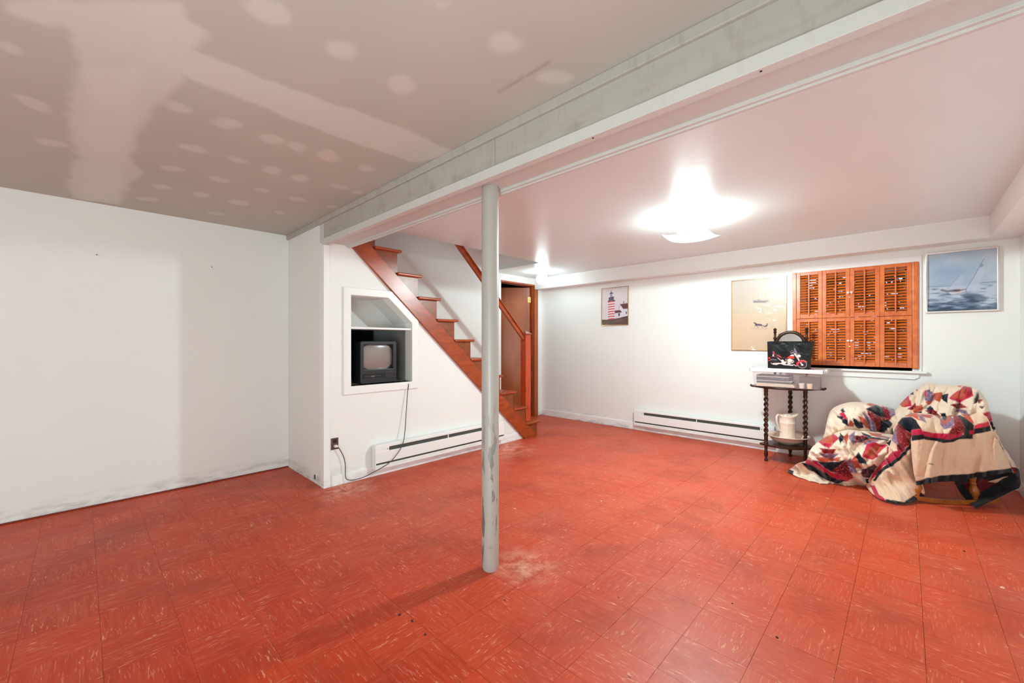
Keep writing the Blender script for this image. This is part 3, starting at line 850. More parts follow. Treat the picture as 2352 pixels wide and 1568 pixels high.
def sailboat(p):
    X, Y = p.X, p.Y
    S = lambda pts: [((a - 240) / 1310.0, (b - 200 - 60 * (1 - (a - 240) / 1310.0)) / 1160.0) for a, b in pts]
    cl = vnoise(X, Y, 2.0, 3.0, 4, 4)
    sky = np.stack([116 + 74 * cl, 146 + 50 * cl, 180 + 22 * cl], 1)
    hor = 0.575
    sea_n = vnoise(X * 1.0, Y, 5, 26, 9, 4); sea_n2 = vnoise(X, Y, 9, 44, 13, 3)
    dep = np.clip((Y - hor) / (1 - hor), 0, 1)
    tone = np.clip(1.25 - 1.0 * dep + (sea_n - .5) * 1.7 + (sea_n2 - .5) * .8, 0, 1.3)[:, None]
    sea = np.array([22, 48, 78]) * (1 - np.clip(tone, 0, 1)) + np.array([176, 188, 204]) * np.clip(tone, 0, 1)
    m = np.clip((Y - hor) / .01, 0, 1)[:, None]
    p.c = sky * (1 - m) + sea * m
    p.fill([(0, hor - .02), (.35, hor - .015), (.35, hor), (0, hor)], (118, 140, 166), .008, .7)
    p.fill([(.75, hor - .03), (1, hor - .035), (1, hor - .02), (.75, hor - .012)], (112, 128, 152), .008, .8)
    p.fill(S([(600, 965), (880, 690), (960, 700), (900, 960), (700, 985)]), (176, 186, 206), .02, .5)
    p.fill(S([(980, 970), (1290, 470), (1330, 600), (1250, 900), (1150, 985)]), (184, 192, 210), .02, .5)
    p.fill(S([(900, 980), (1100, 770), (1180, 640), (1080, 960)]), (168, 180, 204), .02, .4)
    p.fill(S(stroke([(640, 965), (760, 820), (885, 690)], 7)), (120, 124, 136), .004)
    p.fill(S(stroke([(985, 970), (1130, 740), (1290, 440), (1320, 400)], 8)), (96, 102, 116), .004)
    p.fill(S([(1240, 520), (1290, 480), (1310, 530), (1260, 560)]), (112, 122, 136), .01, .7)
    p.fill(S([(500, 975), (540, 960), (640, 985), (820, 965), (880, 975), (1000, 965), (990, 1020), (880, 1045), (700, 1080), (620, 1020), (510, 995)]), (112, 108, 120), .006)
    p.fill(S([(640, 1020), (820, 1020), (980, 980), (990, 1010), (880, 1045), (720, 1075)]), (196, 190, 200), .006)
    p.fill(S([(740, 985), (880, 970), (880, 1000), (760, 1005)]), (60, 58, 70), .006)
    p.fill(S([(820, 960), (870, 950), (880, 975), (830, 975)]), (205, 150, 150), .005)
    p.fill(S([(840, 1020), (900, 1010), (880, 1040)]), (214, 168, 166), .005)
    p.fill(S([(900, 1090), (1000, 1040), (1200, 1060), (1400, 1140), (1350, 1170), (1150, 1160), (980, 1150)]), (52, 66, 88), .02, .65)

def horses(p):
    X, Y = p.X, p.Y
    S = lambda pts: [((a - 90) / 985.0, (b - 120 - 75 * (1 - (a - 90) / 985.0)) / 1290.0) for a, b in pts]
    t = np.clip(Y / .47, 0, 1)[:, None]
    a = np.array([196, 184, 176]) * (1 - t) + np.array([196, 178, 154]) * t
    b = np.array([206, 178, 152]) + (Y[:, None] - .47) * np.array([4, -4, -10])
    m = np.clip((Y - .47) / .006, 0, 1)[:, None]
    p.c = a * (1 - m) + b * m
    p.c += ((vnoise(X, Y, 2, 12, 21) - .5) * 6)[:, None]
    p.fill([(0, .468), (.45, .464), (.45, .470), (0, .474)], (176, 156, 130), .003, .6)
    for q in ([(495, 545), (640, 545), (760, 540), (790, 560), (720, 578), (500, 585)], [(580, 530), (620, 535), (610, 560), (580, 555)]):
        p.fill(S(q), (132, 122, 122), .008, .8)
    p.fill(S([(500, 568), (740, 562), (720, 582), (505, 586)]), (106, 98, 104), .006, .8)
    d = (64, 46, 62)
    for q in ([(505, 958), (525, 942), (545, 960), (575, 972), (640, 972), (665, 990), (650, 1005), (600, 1000), (560, 1010), (535, 1005), (530, 970), (508, 968)],
              stroke([(640, 985), (680, 1000), (700, 1015), (735, 1000)], 8), stroke([(725, 1005), (745, 985), (755, 965)], 14), ell(752, 962, 8, 8),
              stroke([(560, 1005), (575, 1030), (585, 1050)], 5), stroke([(540, 1000), (518, 1015), (525, 1040)], 4), stroke([(640, 1000), (655, 1020), (668, 1040)], 5), stroke([(610, 1000), (600, 1030)], 4),
              [(680, 1005), (735, 995), (765, 985), (750, 1010), (700, 1022)]):
        p.fill(S(q), d, .004)
    for q in (ell(705, 1035, 22, 20), ell(740, 1030, 20, 20)):
        p.fill(S(stroke(q + q[:1], 3)), (150, 120, 120), .003, .7)
    p.fill(S(stroke([(450, 1068), (520, 1062), (600, 1064), (740, 1056)], 5)), (160, 128, 116), .004, .8)

t = frame('framed_print', 'narrow framed print of a red and white striped lighthouse', 2.712, 3.128, 1.402, 1.932, M_gold)
canvas(t, 2.718, 3.122, 1.408, 1.926, 150, 190, lighthouse, M_print)
t = frame('framed_print', 'tall cream framed print of a horse and cart, wrinkled glazing', 0.905, 1.437, 1.078, 1.868, M_gold)
canvas(t, 0.911, 1.431, 1.084, 1.862, 190, 260, horses, M_wavy)
t = frame('framed_print', 'framed print of a sailboat on a rough blue sea', -0.545, -0.124, 1.426, 1.947, M_silver, 0.013, 0.026)
canvas(t, -0.535, -0.134, 1.436, 1.937, 190, 230, sailboat, M_print)

# ================================================================== SHUTTERS
sh = thing('window_shutters', 'orange-brown louvred wooden shutters covering the window', 'shutters', (XB - .03, 0.385, 0.94))
XS = XB - 0.028
build('side_post', MB().box(XS - .004, XB, -0.082, -0.040, 0.935, 1.885), M_shut, sh, bevel=0.008)
build('side_post', MB().box(XS, XB, 0.818, 0.850, 0.940, 1.887), M_shut, sh, bevel=0.003)
slat_me = {}
cw = (0.817 + 0.040) / 4
for r_, (pz0, pz1) in enumerate(((0.942, 1.408), (1.411, 1.884))):
    for c_ in range(4):
        ya = 0.817 - c_ * cw - 0.0008; yb = 0.817 - (c_ + 1) * cw + 0.0008      # ya > yb
        st, tr, br = 0.032, 0.034, 0.044
        fr = MB()
        fr.box(XS, XS + .022, ya - st, ya, pz0, pz1).box(XS, XS + .022, yb, yb + st, pz0, pz1)
        fr.box(XS, XS + .022, yb + st, ya - st, pz1 - tr, pz1).box(XS, XS + .022, yb + st, ya - st, pz0, pz0 + br)
        sp_ = build('shutter_panel', fr, M_shut, sh, bevel=0.002)
        L = ya - yb - 2 * st
        n = 15
        pitch = (pz1 - tr - pz0 - br) / n
        key = 'm'
        if key not in slat_me:
            a = math.radians(44)
            hw, ht = 0.0152, 0.0028
            pr = [(math.cos(t_) * hw, math.sin(t_) * ht) for t_ in [math.pi * 2 * q / 8 for q in range(8)]]
            pr = [(u * math.cos(a) - v * math.sin(a), u * math.sin(a) + v * math.cos(a)) for u, v in pr]
            mb = MB(); vs = [(u, -L / 2, v) for u, v in pr] + [(u, L / 2, v) for u, v in pr]
            mb.add(vs, [tuple(range(8))[::-1], tuple(range(8, 16))] + [(q, (q + 1) % 8, (q + 1) % 8 + 8, q + 8) for q in range(8)])
            o = build('slat', mb, M_shut, sp_, local=True); slat_me[key] = o.data; first = o
        for k in range(n):
            o = first if (c_ == 0 and r_ == 0 and k == 0) else link('slat', slat_me[key], None, sp_)
            zc = pz0 + br + (k + .5) * pitch
            o.location = Vector((XS + .011, (ya + yb) / 2, zc)) - sh.location
            if random.random() < .12: o.rotation_euler = (0, math.radians(random.uniform(6, 16)), 0)
        build('tilt_rod', MB().box(XS - .016, XS - .007, (ya + yb) / 2 - .005, (ya + yb) / 2 + .005, pz0 + br - .012, pz1 - tr + .008), M_shut, sp_, bevel=0.001)
        if c_ in (1, 2):
            ky = yb + .012 if c_ == 1 else ya - .012
            kz = (pz0 + pz1) / 2 - (0.0 if r_ else -0.01)
            build('knob', MB().lathe([(.003, XS + .001), (.004, XS - .01), (.010, XS - .014), (.011, XS - .019), (.006, XS - .024)], 14, (0, ky, kz), 'x'), M_china, sp_, smooth=True)
    build('latch', MB().box(XS - .006, XS - .001, 0.382, 0.398, (pz0 + pz1) / 2 - .05, (pz0 + pz1) / 2 - .038), M_brass, sh)

# hedge added outside to darken the louvre gaps, leaving chinks of daylight
hb = MB()
rh = random.Random(5)
for k in range(9000):
    c = Vector((XB + .45 + rh.random() * .5, rh.uniform(-1.1, 1.9), rh.uniform(0.2, 2.7)))
    a1, a2, r0 = rh.uniform(0, 6.28), rh.uniform(-.9, .9), rh.uniform(.03, .07)
    u = Vector((math.sin(a2) * .5, math.cos(a1), math.sin(a1))).normalized(); v = u.cross(Vector((1, rh.uniform(-.5, .5), rh.uniform(-.5, .5)))).normalized()
    hb.add([c - u * r0, c + v * r0 * .4, c + u * r0, c - v * r0 * .4], [(0, 1, 2, 3)])
tag(build('added_hedge_leaves', hb, plain('added_hedge_leaf', rgb(52, 66, 34), .6)), 'dark hedge leaves added outside to break daylight into glints at the louvres', 'hedge', kind='stuff')

# ================================================================== WASHSTAND
LEG = [(4.672, 0.998), (4.752, 0.690), (5.030, 0.858)]
ZT, ZS = 0.735, 0.172
ws = thing('washstand', 'dark turned-leg corner washstand with round mirror between posts', 'washstand', (4.82, 0.85, 0))
def bez(p0, p1, p2, n=12):
    return [((1 - t) ** 2 * p0[0] + 2 * t * (1 - t) * p1[0] + t * t * p2[0], (1 - t) ** 2 * p0[1] + 2 * t * (1 - t) * p1[1] + t * t * p2[1]) for t in [i / n for i in range(n)]]
TL, TR, TB = (4.745, 1.138), (4.865, 0.563), (5.095, 0.885)
top = bez(TL, (4.43, 0.80), TR, 18) + bez(TR, (5.02, 0.64), TB, 8) + bez(TB, (4.98, 1.08), TL, 8)
build('top', MB().prism(top, None, ZT - .020, ZT - .004, 'z'), M_walnut, ws, bevel=0.004)
# raised scrolled rim
rim = [(x, y, ZT - .004) for x, y in top]; rim.append(rim[0])
build('rim', MB().tube(rim, 0.0045, 6), M_walnut, ws, smooth=True)
for (tx, ty), ax_ in ((TL, (4.70, 1.09)), (TR, (4.83, 0.61))):
    dx, dy = tx - ax_[0], ty - ax_[1]
    build('scroll', MB().tube([(ax_[0], ax_[1], ZT - .010), (tx, ty, ZT - .012), (tx + dx * .25, ty + dy * .25, ZT - .004), (tx + dx * .3, ty + dy * .3, ZT + .004)], [.008, .011, .012, .006], 8), M_walnut, ws, smooth=True)
SL, SR, SB = (4.672, 1.055), (4.80, 0.625), (5.075, 0.870)
shelf = bez(SL, (4.50, 0.80), SR, 14) + bez(SR, (5.0, 0.70), SB, 6) + bez(SB, (4.92, 1.0), SL, 6)
build('shelf', MB().prism(shelf, None, ZS - .018, ZS, 'z'), M_walnut, ws, bevel=0.005)
def twist(zb, zt, x, y, r=0.0165, turns=9, lobes=2, n=20, m=110):
    vs, fs = [], []
    for k in range(m + 1):
        f = k / m; z = zb + (zt - zb) * f
        amp = min(1, f * 9, (1 - f) * 9)
        for i in range(n):
            a = 2 * math.pi * i / n
            rr = r * (1 + 0.30 * amp * math.cos(lobes * (a - f * turns * math.pi)))
            off = 0
            vs.append((x + rr * math.cos(a), y + rr * math.sin(a), z))
    for k in range(m):
        for i in range(n):
            j = (i + 1) % n
            fs.append((k * n + i, k * n + j, (k + 1) * n + j, (k + 1) * n + i))
    return vs, fs
for x, y in LEG:
    mb = MB()
    mb.lathe([(.012, 0), (.0165, .006), (.0165, .018), (.011, .028), (.010, .036), (.0165, .055), (.0185, .075), (.013, .105), (.0145, ZS - .020), (.0145, ZS - .004), (.019, ZS + .001), (.019, ZS + .012), (.015, ZS + .02), (.018, ZS + .035), (.016, ZS + .05)], 16, (x, y, 0))
    mb.add(*twist(ZS + .05, ZT - .055, x, y))
    mb.lathe([(.016, ZT - .055), (.020, ZT - .045), (.017, ZT - .034), (.021, ZT - .024), (.021, ZT - .019)], 16, (x, y, 0))
    build('leg', mb, M_walnut, ws, smooth=True)
for y in (0.983, 0.712):
    mb = MB().lathe([(.014, ZT - .004), (.014, .78), (.010, .80), (.013, .90), (.011, 1.0), (.010, 1.19), (.012, 1.200), (.018, 1.206), (.018, 1.214), (.011, 1.222), (.0105, 1.262), (.013, 1.268), (.016, 1.276), (.011, 1.286), (.015, 1.296), (.016, 1.304), (.008, 1.315), (.002, 1.318)], 14, (4.985, y, 0))
    build('mirror_post', mb, M_walnut, ws, smooth=True)
mcy, mcz, mr = 0.848, 1.155, 0.118
def ring(R, r, n=40, m=10, c=(0, 0, 0)):
    vs, fs = [], []
    for i in range(n):
        A = 2 * math.pi * i / n
        for j in range(m):
            B = 2 * math.pi * j / m
            rr = R + r * math.cos(B)
            vs.append((c[0] + r * .7 * math.sin(B), c[1] + rr * math.cos(A), c[2] + rr * math.sin(A)))
    for i in range(n):
        for j in range(m):
            fs.append((i * m + j, i * m + (j + 1) % m, ((i + 1) % n) * m + (j + 1) % m, ((i + 1) % n) * m + j))
    return vs, fs
def lean(mb):
    mb.v = [(p[0] - (p[2] - mcz) * -.02, p[1], p[2]) for p in mb.v]; return mb
build('mirror_frame', lean(MB().add(*ring(mr, 0.0155, c=(4.972, mcy, mcz)))), M_walnut, ws, smooth='all')
mm_, nm_, bm_ = new_mat('mirror_glass'); bm_.inputs['Metallic'].default_value = 1; bm_.inputs['Roughness'].default_value = 0.03; bm_.inputs['Base Color'].default_value = (.85, .85, .85, 1)
build('mirror_glass', lean(MB().lathe([(mr - .004, 4.972), (mr - .004, 4.978)], 36, (0, mcy, mcz), 'x')), mm_, ws)
build('cross_rail', MB().box(4.975, 4.99, 0.712, 0.983, 1.0, 1.02), M_walnut, ws, bevel=.003)

# ---- storage box on the washstand
def plastic(name, col, alpha, rough=0.25):
    m, nt, bs = new_mat(name)
    bs.inputs['Base Color'].default_value = (*col, 1); bs.inputs['Roughness'].default_value = rough
    tr = N(nt, 'ShaderNodeBsdfTransparent'); mx = N(nt, 'ShaderNodeMixShader')
    nz = noise_tex(nt, pos_node(nt), 30, 3)
    nt.links.new(mth(nt, 'ADD', mth(nt, 'MULTIPLY', nz, 0.1), alpha - .05), mx.inputs[0])
    nt.links.new(tr.outputs[0], mx.inputs[1]); nt.links.new(bs.outputs[0], mx.inputs[2])
    nt.links.new(mx.outputs[0], nt.nodes['Material Output'].inputs['Surface'])
    return m
M_clear = plastic('clear_plastic', rgb(235, 220, 220), 0.11)
M_lid = plain('lid_plastic', rgb(238, 230, 232), 0.3, var=0.02)
bxz = ZT + .001
sb = thing('storage_box', 'clear plastic storage box with white lid on the washstand', 'box', (4.76, 0.83, bxz))
bx0, bx1, by0, by1 = 4.625, 4.905, 0.565, 1.095
def shell(x0, x1, y0, y1, z0, z1, fl, th):
    """open tapered tub: fl = flare at the top"""
    vs = []
    for (a, z, o) in ((0, z0, 0), (fl, z1, 0), (fl - th, z1, 0), (-th, z0 + th, 0)):
        vs += [(x0 - a, y0 - a, z), (x1 + a, y0 - a, z), (x1 + a, y1 + a, z), (x0 - a, y1 + a, z)]
    fs = [(0, 3, 2, 1)]
    for r in range(3):
        for i in range(4):
            j = (i + 1) % 4
            fs.append((r * 4 + i, r * 4 + j, (r + 1) * 4 + j, (r + 1) * 4 + i))
    fs.append((12, 13, 14, 15))
    return vs, fs
build('tub', MB().add(*shell(bx0, bx1, by0, by1, bxz, bxz + .158, .012, .003)), M_clear, sb, bevel=0.004)
lid = MB().box(4.603, 4.93, 0.536, 1.124, bxz + .166, bxz + .180)
lid.box(4.600, 4.612, 0.532, 1.128, bxz + .146, bxz + .182).box(4.921, 4.933, 0.532, 1.128, bxz + .146, bxz + .182)
lid.box(4.600, 4.933, 0.532, 0.544, bxz + .146, bxz + .182).box(4.600, 4.933, 1.116, 1.128, bxz + .146, bxz + .182)
build('lid', lid, M_lid, sb, bevel=0.005)
for y in (0.518, 1.128):
    build('handle', MB().box(4.70, 4.83, y, y + .016, bxz + .150, bxz + .186), M_lid, sb, bevel=.004)
ztop = bxz + .182
# contents
def slab(name, lab, cat, x0, x1, y0, y1, z0, th, col, group, tilt=0.0):
    m = plain(name + '_ink', col, 0.55)
    o = build(name, MB().box(-(x1 - x0) / 2, (x1 - x0) / 2, -(y1 - y0) / 2, (y1 - y0) / 2, 0, th), m, None, bevel=.001, local=True, loc=((x0 + x1) / 2, (y0 + y1) / 2, z0))
    o.rotation_euler = (tilt, 0, random.uniform(-.03, .03))
    tag(o, lab, cat, group)
z = bxz + .004
for (th, col, yy, lab) in ((.020, (216, 184, 158), .76, 'cream paper book at the bottom of the stack in the clear box'), (.010, (222, 198, 180), .77, 'pale booklet second from the bottom of the box stack'),
                           (.022, (58, 58, 66), .79, 'dark folder in the lower middle of the box stack'), (.006, (230, 206, 196), .78, 'thin pale sheet in the middle of the box stack'),
                           (.034, (48, 52, 64), .80, 'thick dark album in the upper part of the box stack'), (.006, (222, 200, 190), .80, 'thin pale folder near the top of the box stack'), (.012, (52, 48, 54), .80, 'dark booklet on top of the box stack')):
    slab('book', lab, 'book', 4.645, 4.84, yy, 1.075, z, th - .001, rgb(*col), 'books in the clear box'); z += th
slab('folder', 'mauve-grey folder at the back right inside the clear box', 'folder', 4.76, 4.89, .585, .74, bxz + .004, .10, rgb(112, 98, 100), None)
M_cupw = plain('cup_pale', rgb(226, 206, 196), .5); M_cupc = plain('cup_cream', rgb(238, 208, 168), .5)
for y, m_, lab in ((0.705, M_cupw, 'pale grey cup in the clear box next to the books'), (0.645, M_cupc, 'cream cup at the right inside the clear box')):
    tag(build('cup', MB().lathe([(.018, bxz + .004), (.023, bxz + .05), (.021, bxz + .05), (.016, bxz + .01)], 20, (4.668, y, 0)), m_, smooth=True), lab, 'cup')

# ---- bag with the motorcycle print
bag = thing('gift_bag', 'glossy black bag printed with a red motorcycle on the box lid', 'bag', (4.72, 0.81, ztop))
gy0, gy1, gz0, gz1 = 0.650, 0.982, ztop + .001, 1.180
nu_, nv_ = 230, 170
U, V = np.meshgrid(np.linspace(0, 1, nu_), np.linspace(0, 1, nv_)); U = U.ravel(); V = V.ravel()
pb = Paint(U * 920 + 480, V * 620 + 420, (12, 14, 16))
mc = [  # crop coordinates of the photo print
    (stroke([(560, 905), (600, 940), (680, 958), (740, 930)], 22), (222, 190, 188), 1), (ell(640, 880, 95, 70), (30, 22, 24), 1), (stroke(ell(640, 880, 100, 76, 24, 20, 150), 14), (214, 176, 172), 1),
    ([(540, 800), (720, 800), (790, 880), (760, 910), (560, 895)], (24, 20, 24), 1),
    (stroke([(540, 840), (600, 835), (690, 850)], 12), (170, 166, 172), .9), (stroke([(545, 862), (700, 880)], 6), (120, 110, 112), .9),
    ([(485, 800), (520, 785), (550, 800), (540, 830), (490, 825)], (222, 50, 50), 1), ([(485, 858), (540, 850), (545, 872), (500, 885)], (206, 44, 46), 1),
    ([(595, 650), (625, 645), (650, 690), (640, 715), (610, 700)], (206, 52, 60), 1), ([(600, 715), (625, 710), (635, 770), (595, 775)], (216, 190, 184), 1),
    (stroke([(560, 775), (680, 775), (760, 820)], 16), (122, 44, 48), 1), (stroke([(640, 720), (730, 735), (790, 785)], 20), (120, 34, 40), 1),
    (stroke([(700, 740), (770, 770), (800, 790)], 14), (224, 92, 70), 1), ([(790, 780), (860, 770), (905, 780), (890, 810), (820, 815)], (64, 26, 32), 1),
    ([(905, 800), (960, 755), (1040, 745), (1085, 770), (1085, 805), (1000, 805)], (214, 56, 44), 1),
    ([(975, 745), (1010, 715), (1060, 705), (1085, 735), (1060, 748)], (212, 196, 186), 1),
    (ell(985, 850, 58, 42), (226, 204, 194), 1), ([(880, 820), (930, 815), (940, 870), (890, 880)], (120, 106, 104), 1), (stroke([(1040, 830), (1075, 870), (1020, 920)], 26), (190, 160, 152), 1),
    (stroke([(710, 800), (790, 860), (870, 890), (1060, 885)], 16), (208, 180, 172), 1), (ell(820, 862, 34, 24), (224, 204, 196), 1), (ell(850, 905, 55, 34), (216, 190, 184), 1),
    (stroke([(600, 935), (780, 925), (860, 950), (980, 955), (1060, 960)], 26), (226, 200, 196), 1), (ell(970, 915, 40, 26), (212, 190, 182), 1),
    (stroke([(1060, 935), (1120, 970), (1160, 960)], 20), (214, 170, 164), 1),
    ([(1070, 560), (1095, 555), (1140, 660), (1150, 720), (1110, 720), (1080, 640)], (148, 124, 150), .8),
    (stroke([(980, 660), (1030, 625), (1080, 640)], 8), (150, 130, 150), .9), (stroke([(1000, 680), (1060, 665), (1110, 700)], 14), (210, 184, 186), 1), (stroke([(1020, 610), (1070, 640)], 7), (150, 120, 144), .8),
    (stroke([(1085, 690), (1150, 780), (1200, 870), (1265, 945)], 30), (226, 194, 188), 1), (stroke([(1120, 700), (1190, 800)], 12), (160, 120, 130), 1),
    (ell(1180, 738, 40, 34), (232, 206, 190), 1),
    (ell(1255, 935, 95, 82), (20, 16, 18), 1), (stroke(ell(1255, 935, 92, 80, 30) + ell(1255, 935, 92, 80, 30)[:1], 12), (206, 160, 156), 1), (stroke(ell(1255, 935, 62, 52, 24) + ell(1255, 935, 62, 52, 24)[:1], 5), (110, 84, 84), 1),
    (ell(1255, 940, 28, 24), (222, 196, 190), 1), (stroke([(1200, 870), (1265, 945)], 26), (226, 194, 188), 1),
    ([(1120, 950), (1130, 890), (1190, 850), (1215, 830), (1290, 825), (1350, 855), (1365, 885), (1300, 868), (1220, 880), (1180, 915), (1150, 970)], (196, 46, 54), 1),
    (stroke([(1220, 838), (1290, 838), (1350, 872)], 7), (236, 150, 146), .9),
]
for poly, c_, op in mc: pb.fill(poly, c_, 5.0, op)
crease = (vnoise(U, V, 5, 4, 31, 3) - .5) * .010
crease *= np.clip((0.9 - V) * 2.0, 0, 1)
rake = V * 0.0
px_ = 4.668 - crease + (1 - V) * .006
pts = np.stack([px_, gy1 - U * (gy1 - gy0) + (1 - V) * (.5 - U) * .012, gz1 - V * (gz1 - gz0) + (1 - V) * (vnoise(U, V * 0, 6, 1, 5) - .5) * .012 - (1 - V) * U * .012], 1) - np.array(bag.location)
me = grid_mesh('print_panel', pts, nu_, nv_, pb.lin(), True)
link('print_panel', me, vcol('bag_print', 0.3, coat=0.0, spec=0.35), bag)['label'] = 'front printed with a chrome and red motorcycle'
gus = MB()
for s_, yy, fl in ((1, gy0, .030), (-1, gy1, .006)):
    a = [(4.669, yy, gz0), (4.672, yy - s_ * fl * .3, gz1 - .006), (4.72, yy - s_ * fl - .004 * s_, gz1 - .004), (4.765, yy - s_ * fl * .3, gz1), (4.768, yy, gz0), (4.72, yy + s_ * .01, gz0)]
    gus.add(a, [(0, 1, 2, 5), (5, 2, 3, 4)])
gus.add([(4.768, gy0, gz0), (4.765, gy0 - .008, gz1), (4.765, gy1, gz1), (4.768, gy1, gz0), (4.669, gy0, gz0), (4.669, gy1, gz0)], [(0, 1, 2, 3), (0, 3, 5, 4)])
go = build('gusset', gus, M_bag, bag)
so = go.modifiers.new('solid', 'SOLIDIFY'); so.thickness = .001

# ---- bowl and pitcher on the lower shelf
ang = math.atan2(RT.y, RT.x)
bowl = thing('wash_bowl', 'wide cream china bowl on the lower washstand shelf', 'bowl', (4.815, 0.845, ZS + .001), ang)
build('basin', MB().lathe([(.070, 0), (.078, .004), (.082, .010), (.120, .022), (.145, .042), (.158, .064), (.186, .080), (.190, .083), (.184, .086), (.155, .070), (.138, .048), (.110, .030), (.07, .018), (.0, .016)], 48, cap=False), M_china, bowl, smooth='all', local=True)
jug = thing('pitcher', 'cream china pitcher standing in the wash bowl', 'pitcher', (4.815, 0.845, ZS + .0185), ang)
def jug_mesh():
    prof = [(.060, 0), (.072, .004), (.074, .012), (.070, .03), (.062, .07), (.064, .12), (.068, .16), (.070, .185), (.071, .1875), (.069, .190), (.068, .215), (.067, .235), (.070, .255), (.076, .275)]
    n = 40; vs, fs = [], []
    def ringp(r, h, k, inner=0):
        for i in range(n):
            a = 2 * math.pi * i / n
            t = max(0, (h - .20) / .075)
            flut = 1 + (0.018 * math.cos(a * 12) if .01 < h < .18 else 0)
            sp = math.exp(-(min(a, 2 * math.pi - a) / .75) ** 2)
            lip = .5 - .5 * math.cos(a * 1)          # high at the back too
            rr = r * flut + t * t * .022 * sp - inner
            hh = h + t * t * (.030 * math.exp(-(min(a, 2 * math.pi - a) / .9) ** 2) + .012 * math.exp(-((a - math.pi) / 1.0) ** 2) - .020)
            vs.append((rr * math.cos(a), rr * math.sin(a), hh))
    for k, (r, h) in enumerate(prof): ringp(r, h, k)
    for k, (r, h) in enumerate(prof[::-1][:8]): ringp(r, h - (.0 if k == 0 else .002), k, .004)
    m = len(prof) + 8
    for k in range(m - 1):
        for i in range(n):
            j = (i + 1) % n
            fs.append((k * n + i, k * n + j, (k + 1) * n + j, (k + 1) * n + i))
    fs.append(tuple(range(n))[::-1]); fs.append(tuple((m - 1) * n + i for i in range(n)))
    return MB().add(vs, fs)
build('body', jug_mesh(), M_china, jug, smooth='all', local=True)
hp = [(-.060, 0, .235), (-.075, 0, .262), (-.092, 0, .268), (-.106, 0, .250), (-.108, 0, .22), (-.100, 0, .18), (-.088, 0, .14), (-.074, 0, .11), (-.062, 0, .095)]
build('handle', MB().tube(hp, [.010, .010, .011, .012, .012, .011, .010, .009, .008], 10, sq=.7), M_china, jug, smooth='all', local=True)

# ================================================================== ROCKING CHAIR
ca = math.atan2(0.79, -0.61)          # the chair faces this way
ch = thing('rocking_chair', 'golden oak rocking chair hidden under the patchwork quilt', 'chair', (4.53, -0.06, 0), ca)
# local x = forward, local y = to its left (away from the camera is -y ... near side is +y)
near = 1.0 if (math.cos(ca + math.pi / 2) * -0.79 + math.sin(ca + math.pi / 2) * -0.61) > 0 else -1.0
for s in (1, -1):
    yy = s * .245
    rk = []
    for i in range(17):
        t_ = -1 + 2 * i / 16
        rk.append((t_ * (.29 if i < 8 else .27) - .05, yy, .016 + .025 * t_ * t_))
    o = MB()
    vs, fs = [], []
    for p in rk:
        for dy, dz in ((-.011, -.016), (.011, -.016), (.011, .016), (-.011, .016)):
            vs.append((p[0], p[1] + dy, p[2] + dz))
    for k in range(16):
        for i in range(4):
            fs.append((k * 4 + i, k * 4 + (i + 1) % 4, k * 4 + 4 + (i + 1) % 4, k * 4 + 4 + i))
    fs += [(0, 1, 2, 3), (64, 65, 66, 67)]
    build('rocker', o.add(vs, fs), M_chair, ch, bevel=.003, local=True)
    for xx, lean in ((.17, .02), (-.17, -.03)):
        zf = .033 + .025 * ((xx + lean + .05) / .28) ** 2
        prof = [(.012, zf), (.016, zf + .02), (.027, zf + .045), (.029, zf + .065), (.018, zf + .095), (.015, zf + .10), (.020, zf + .108), (.020, zf + .116), (.015, zf + .124), (.024, zf + .15), (.026, zf + .2), (.018, zf + .27), (.015, .37)]
        mb = MB().lathe(prof, 14)
        mb.v = [(p[0] + xx + lean * (1 - p[2] / .37), p[1] + yy * .88 + (yy * .12) * (1 - p[2] / .37), p[2]) for p in mb.v]
        build('leg', mb, M_chair, ch, smooth=True, local=True)
    build('arm', MB().box(-.20, .17, yy * .9 - .018, yy * .9 + .018, .555, .575), M_chair, ch, bevel=.006, local=True)
    build('arm_support', MB().lathe([(.009, .40), (.015, .46), (.010, .50), (.013, .556)], 10, (.13, yy * .9, 0)), M_chair, ch, smooth=True, local=True)
    build('back_post', MB().tube([(-.18, yy * .8, .39), (-.25, yy * .8, .6), (-.29, yy * .72, .75)], .013, 8), M_chair, ch, smooth=True, local=True)
build('stretcher', MB().tube([(.17, -.22, .20), (.17, .22, .20)], .010, 8).tube([(-.17, -.22, .20), (-.17, .22, .20)], .010, 8), M_chair, ch, smooth=True, local=True)
build('stretcher', MB().tube([(-.18, near * .235, .225), (.18, near * .235, .225)], .010, 8), M_chair, ch, smooth=True, local=True)
build('seat', MB().box(-.22, .22, -.22, .22, .365, .395), M_chair, ch, bevel=.01, local=True)
build('crest_rail', MB().box(-.305, -.285, -.17, .17, .70, .755), M_chair, ch, bevel=.006, local=True)
for k in range(5):
    y = -.15 + k * .075
    build('spindle', MB().tube([(-.19, y, .39), (-.25, y, .6), (-.305, y, .75)], .006, 6), M_chair, ch, smooth=True, local=True)

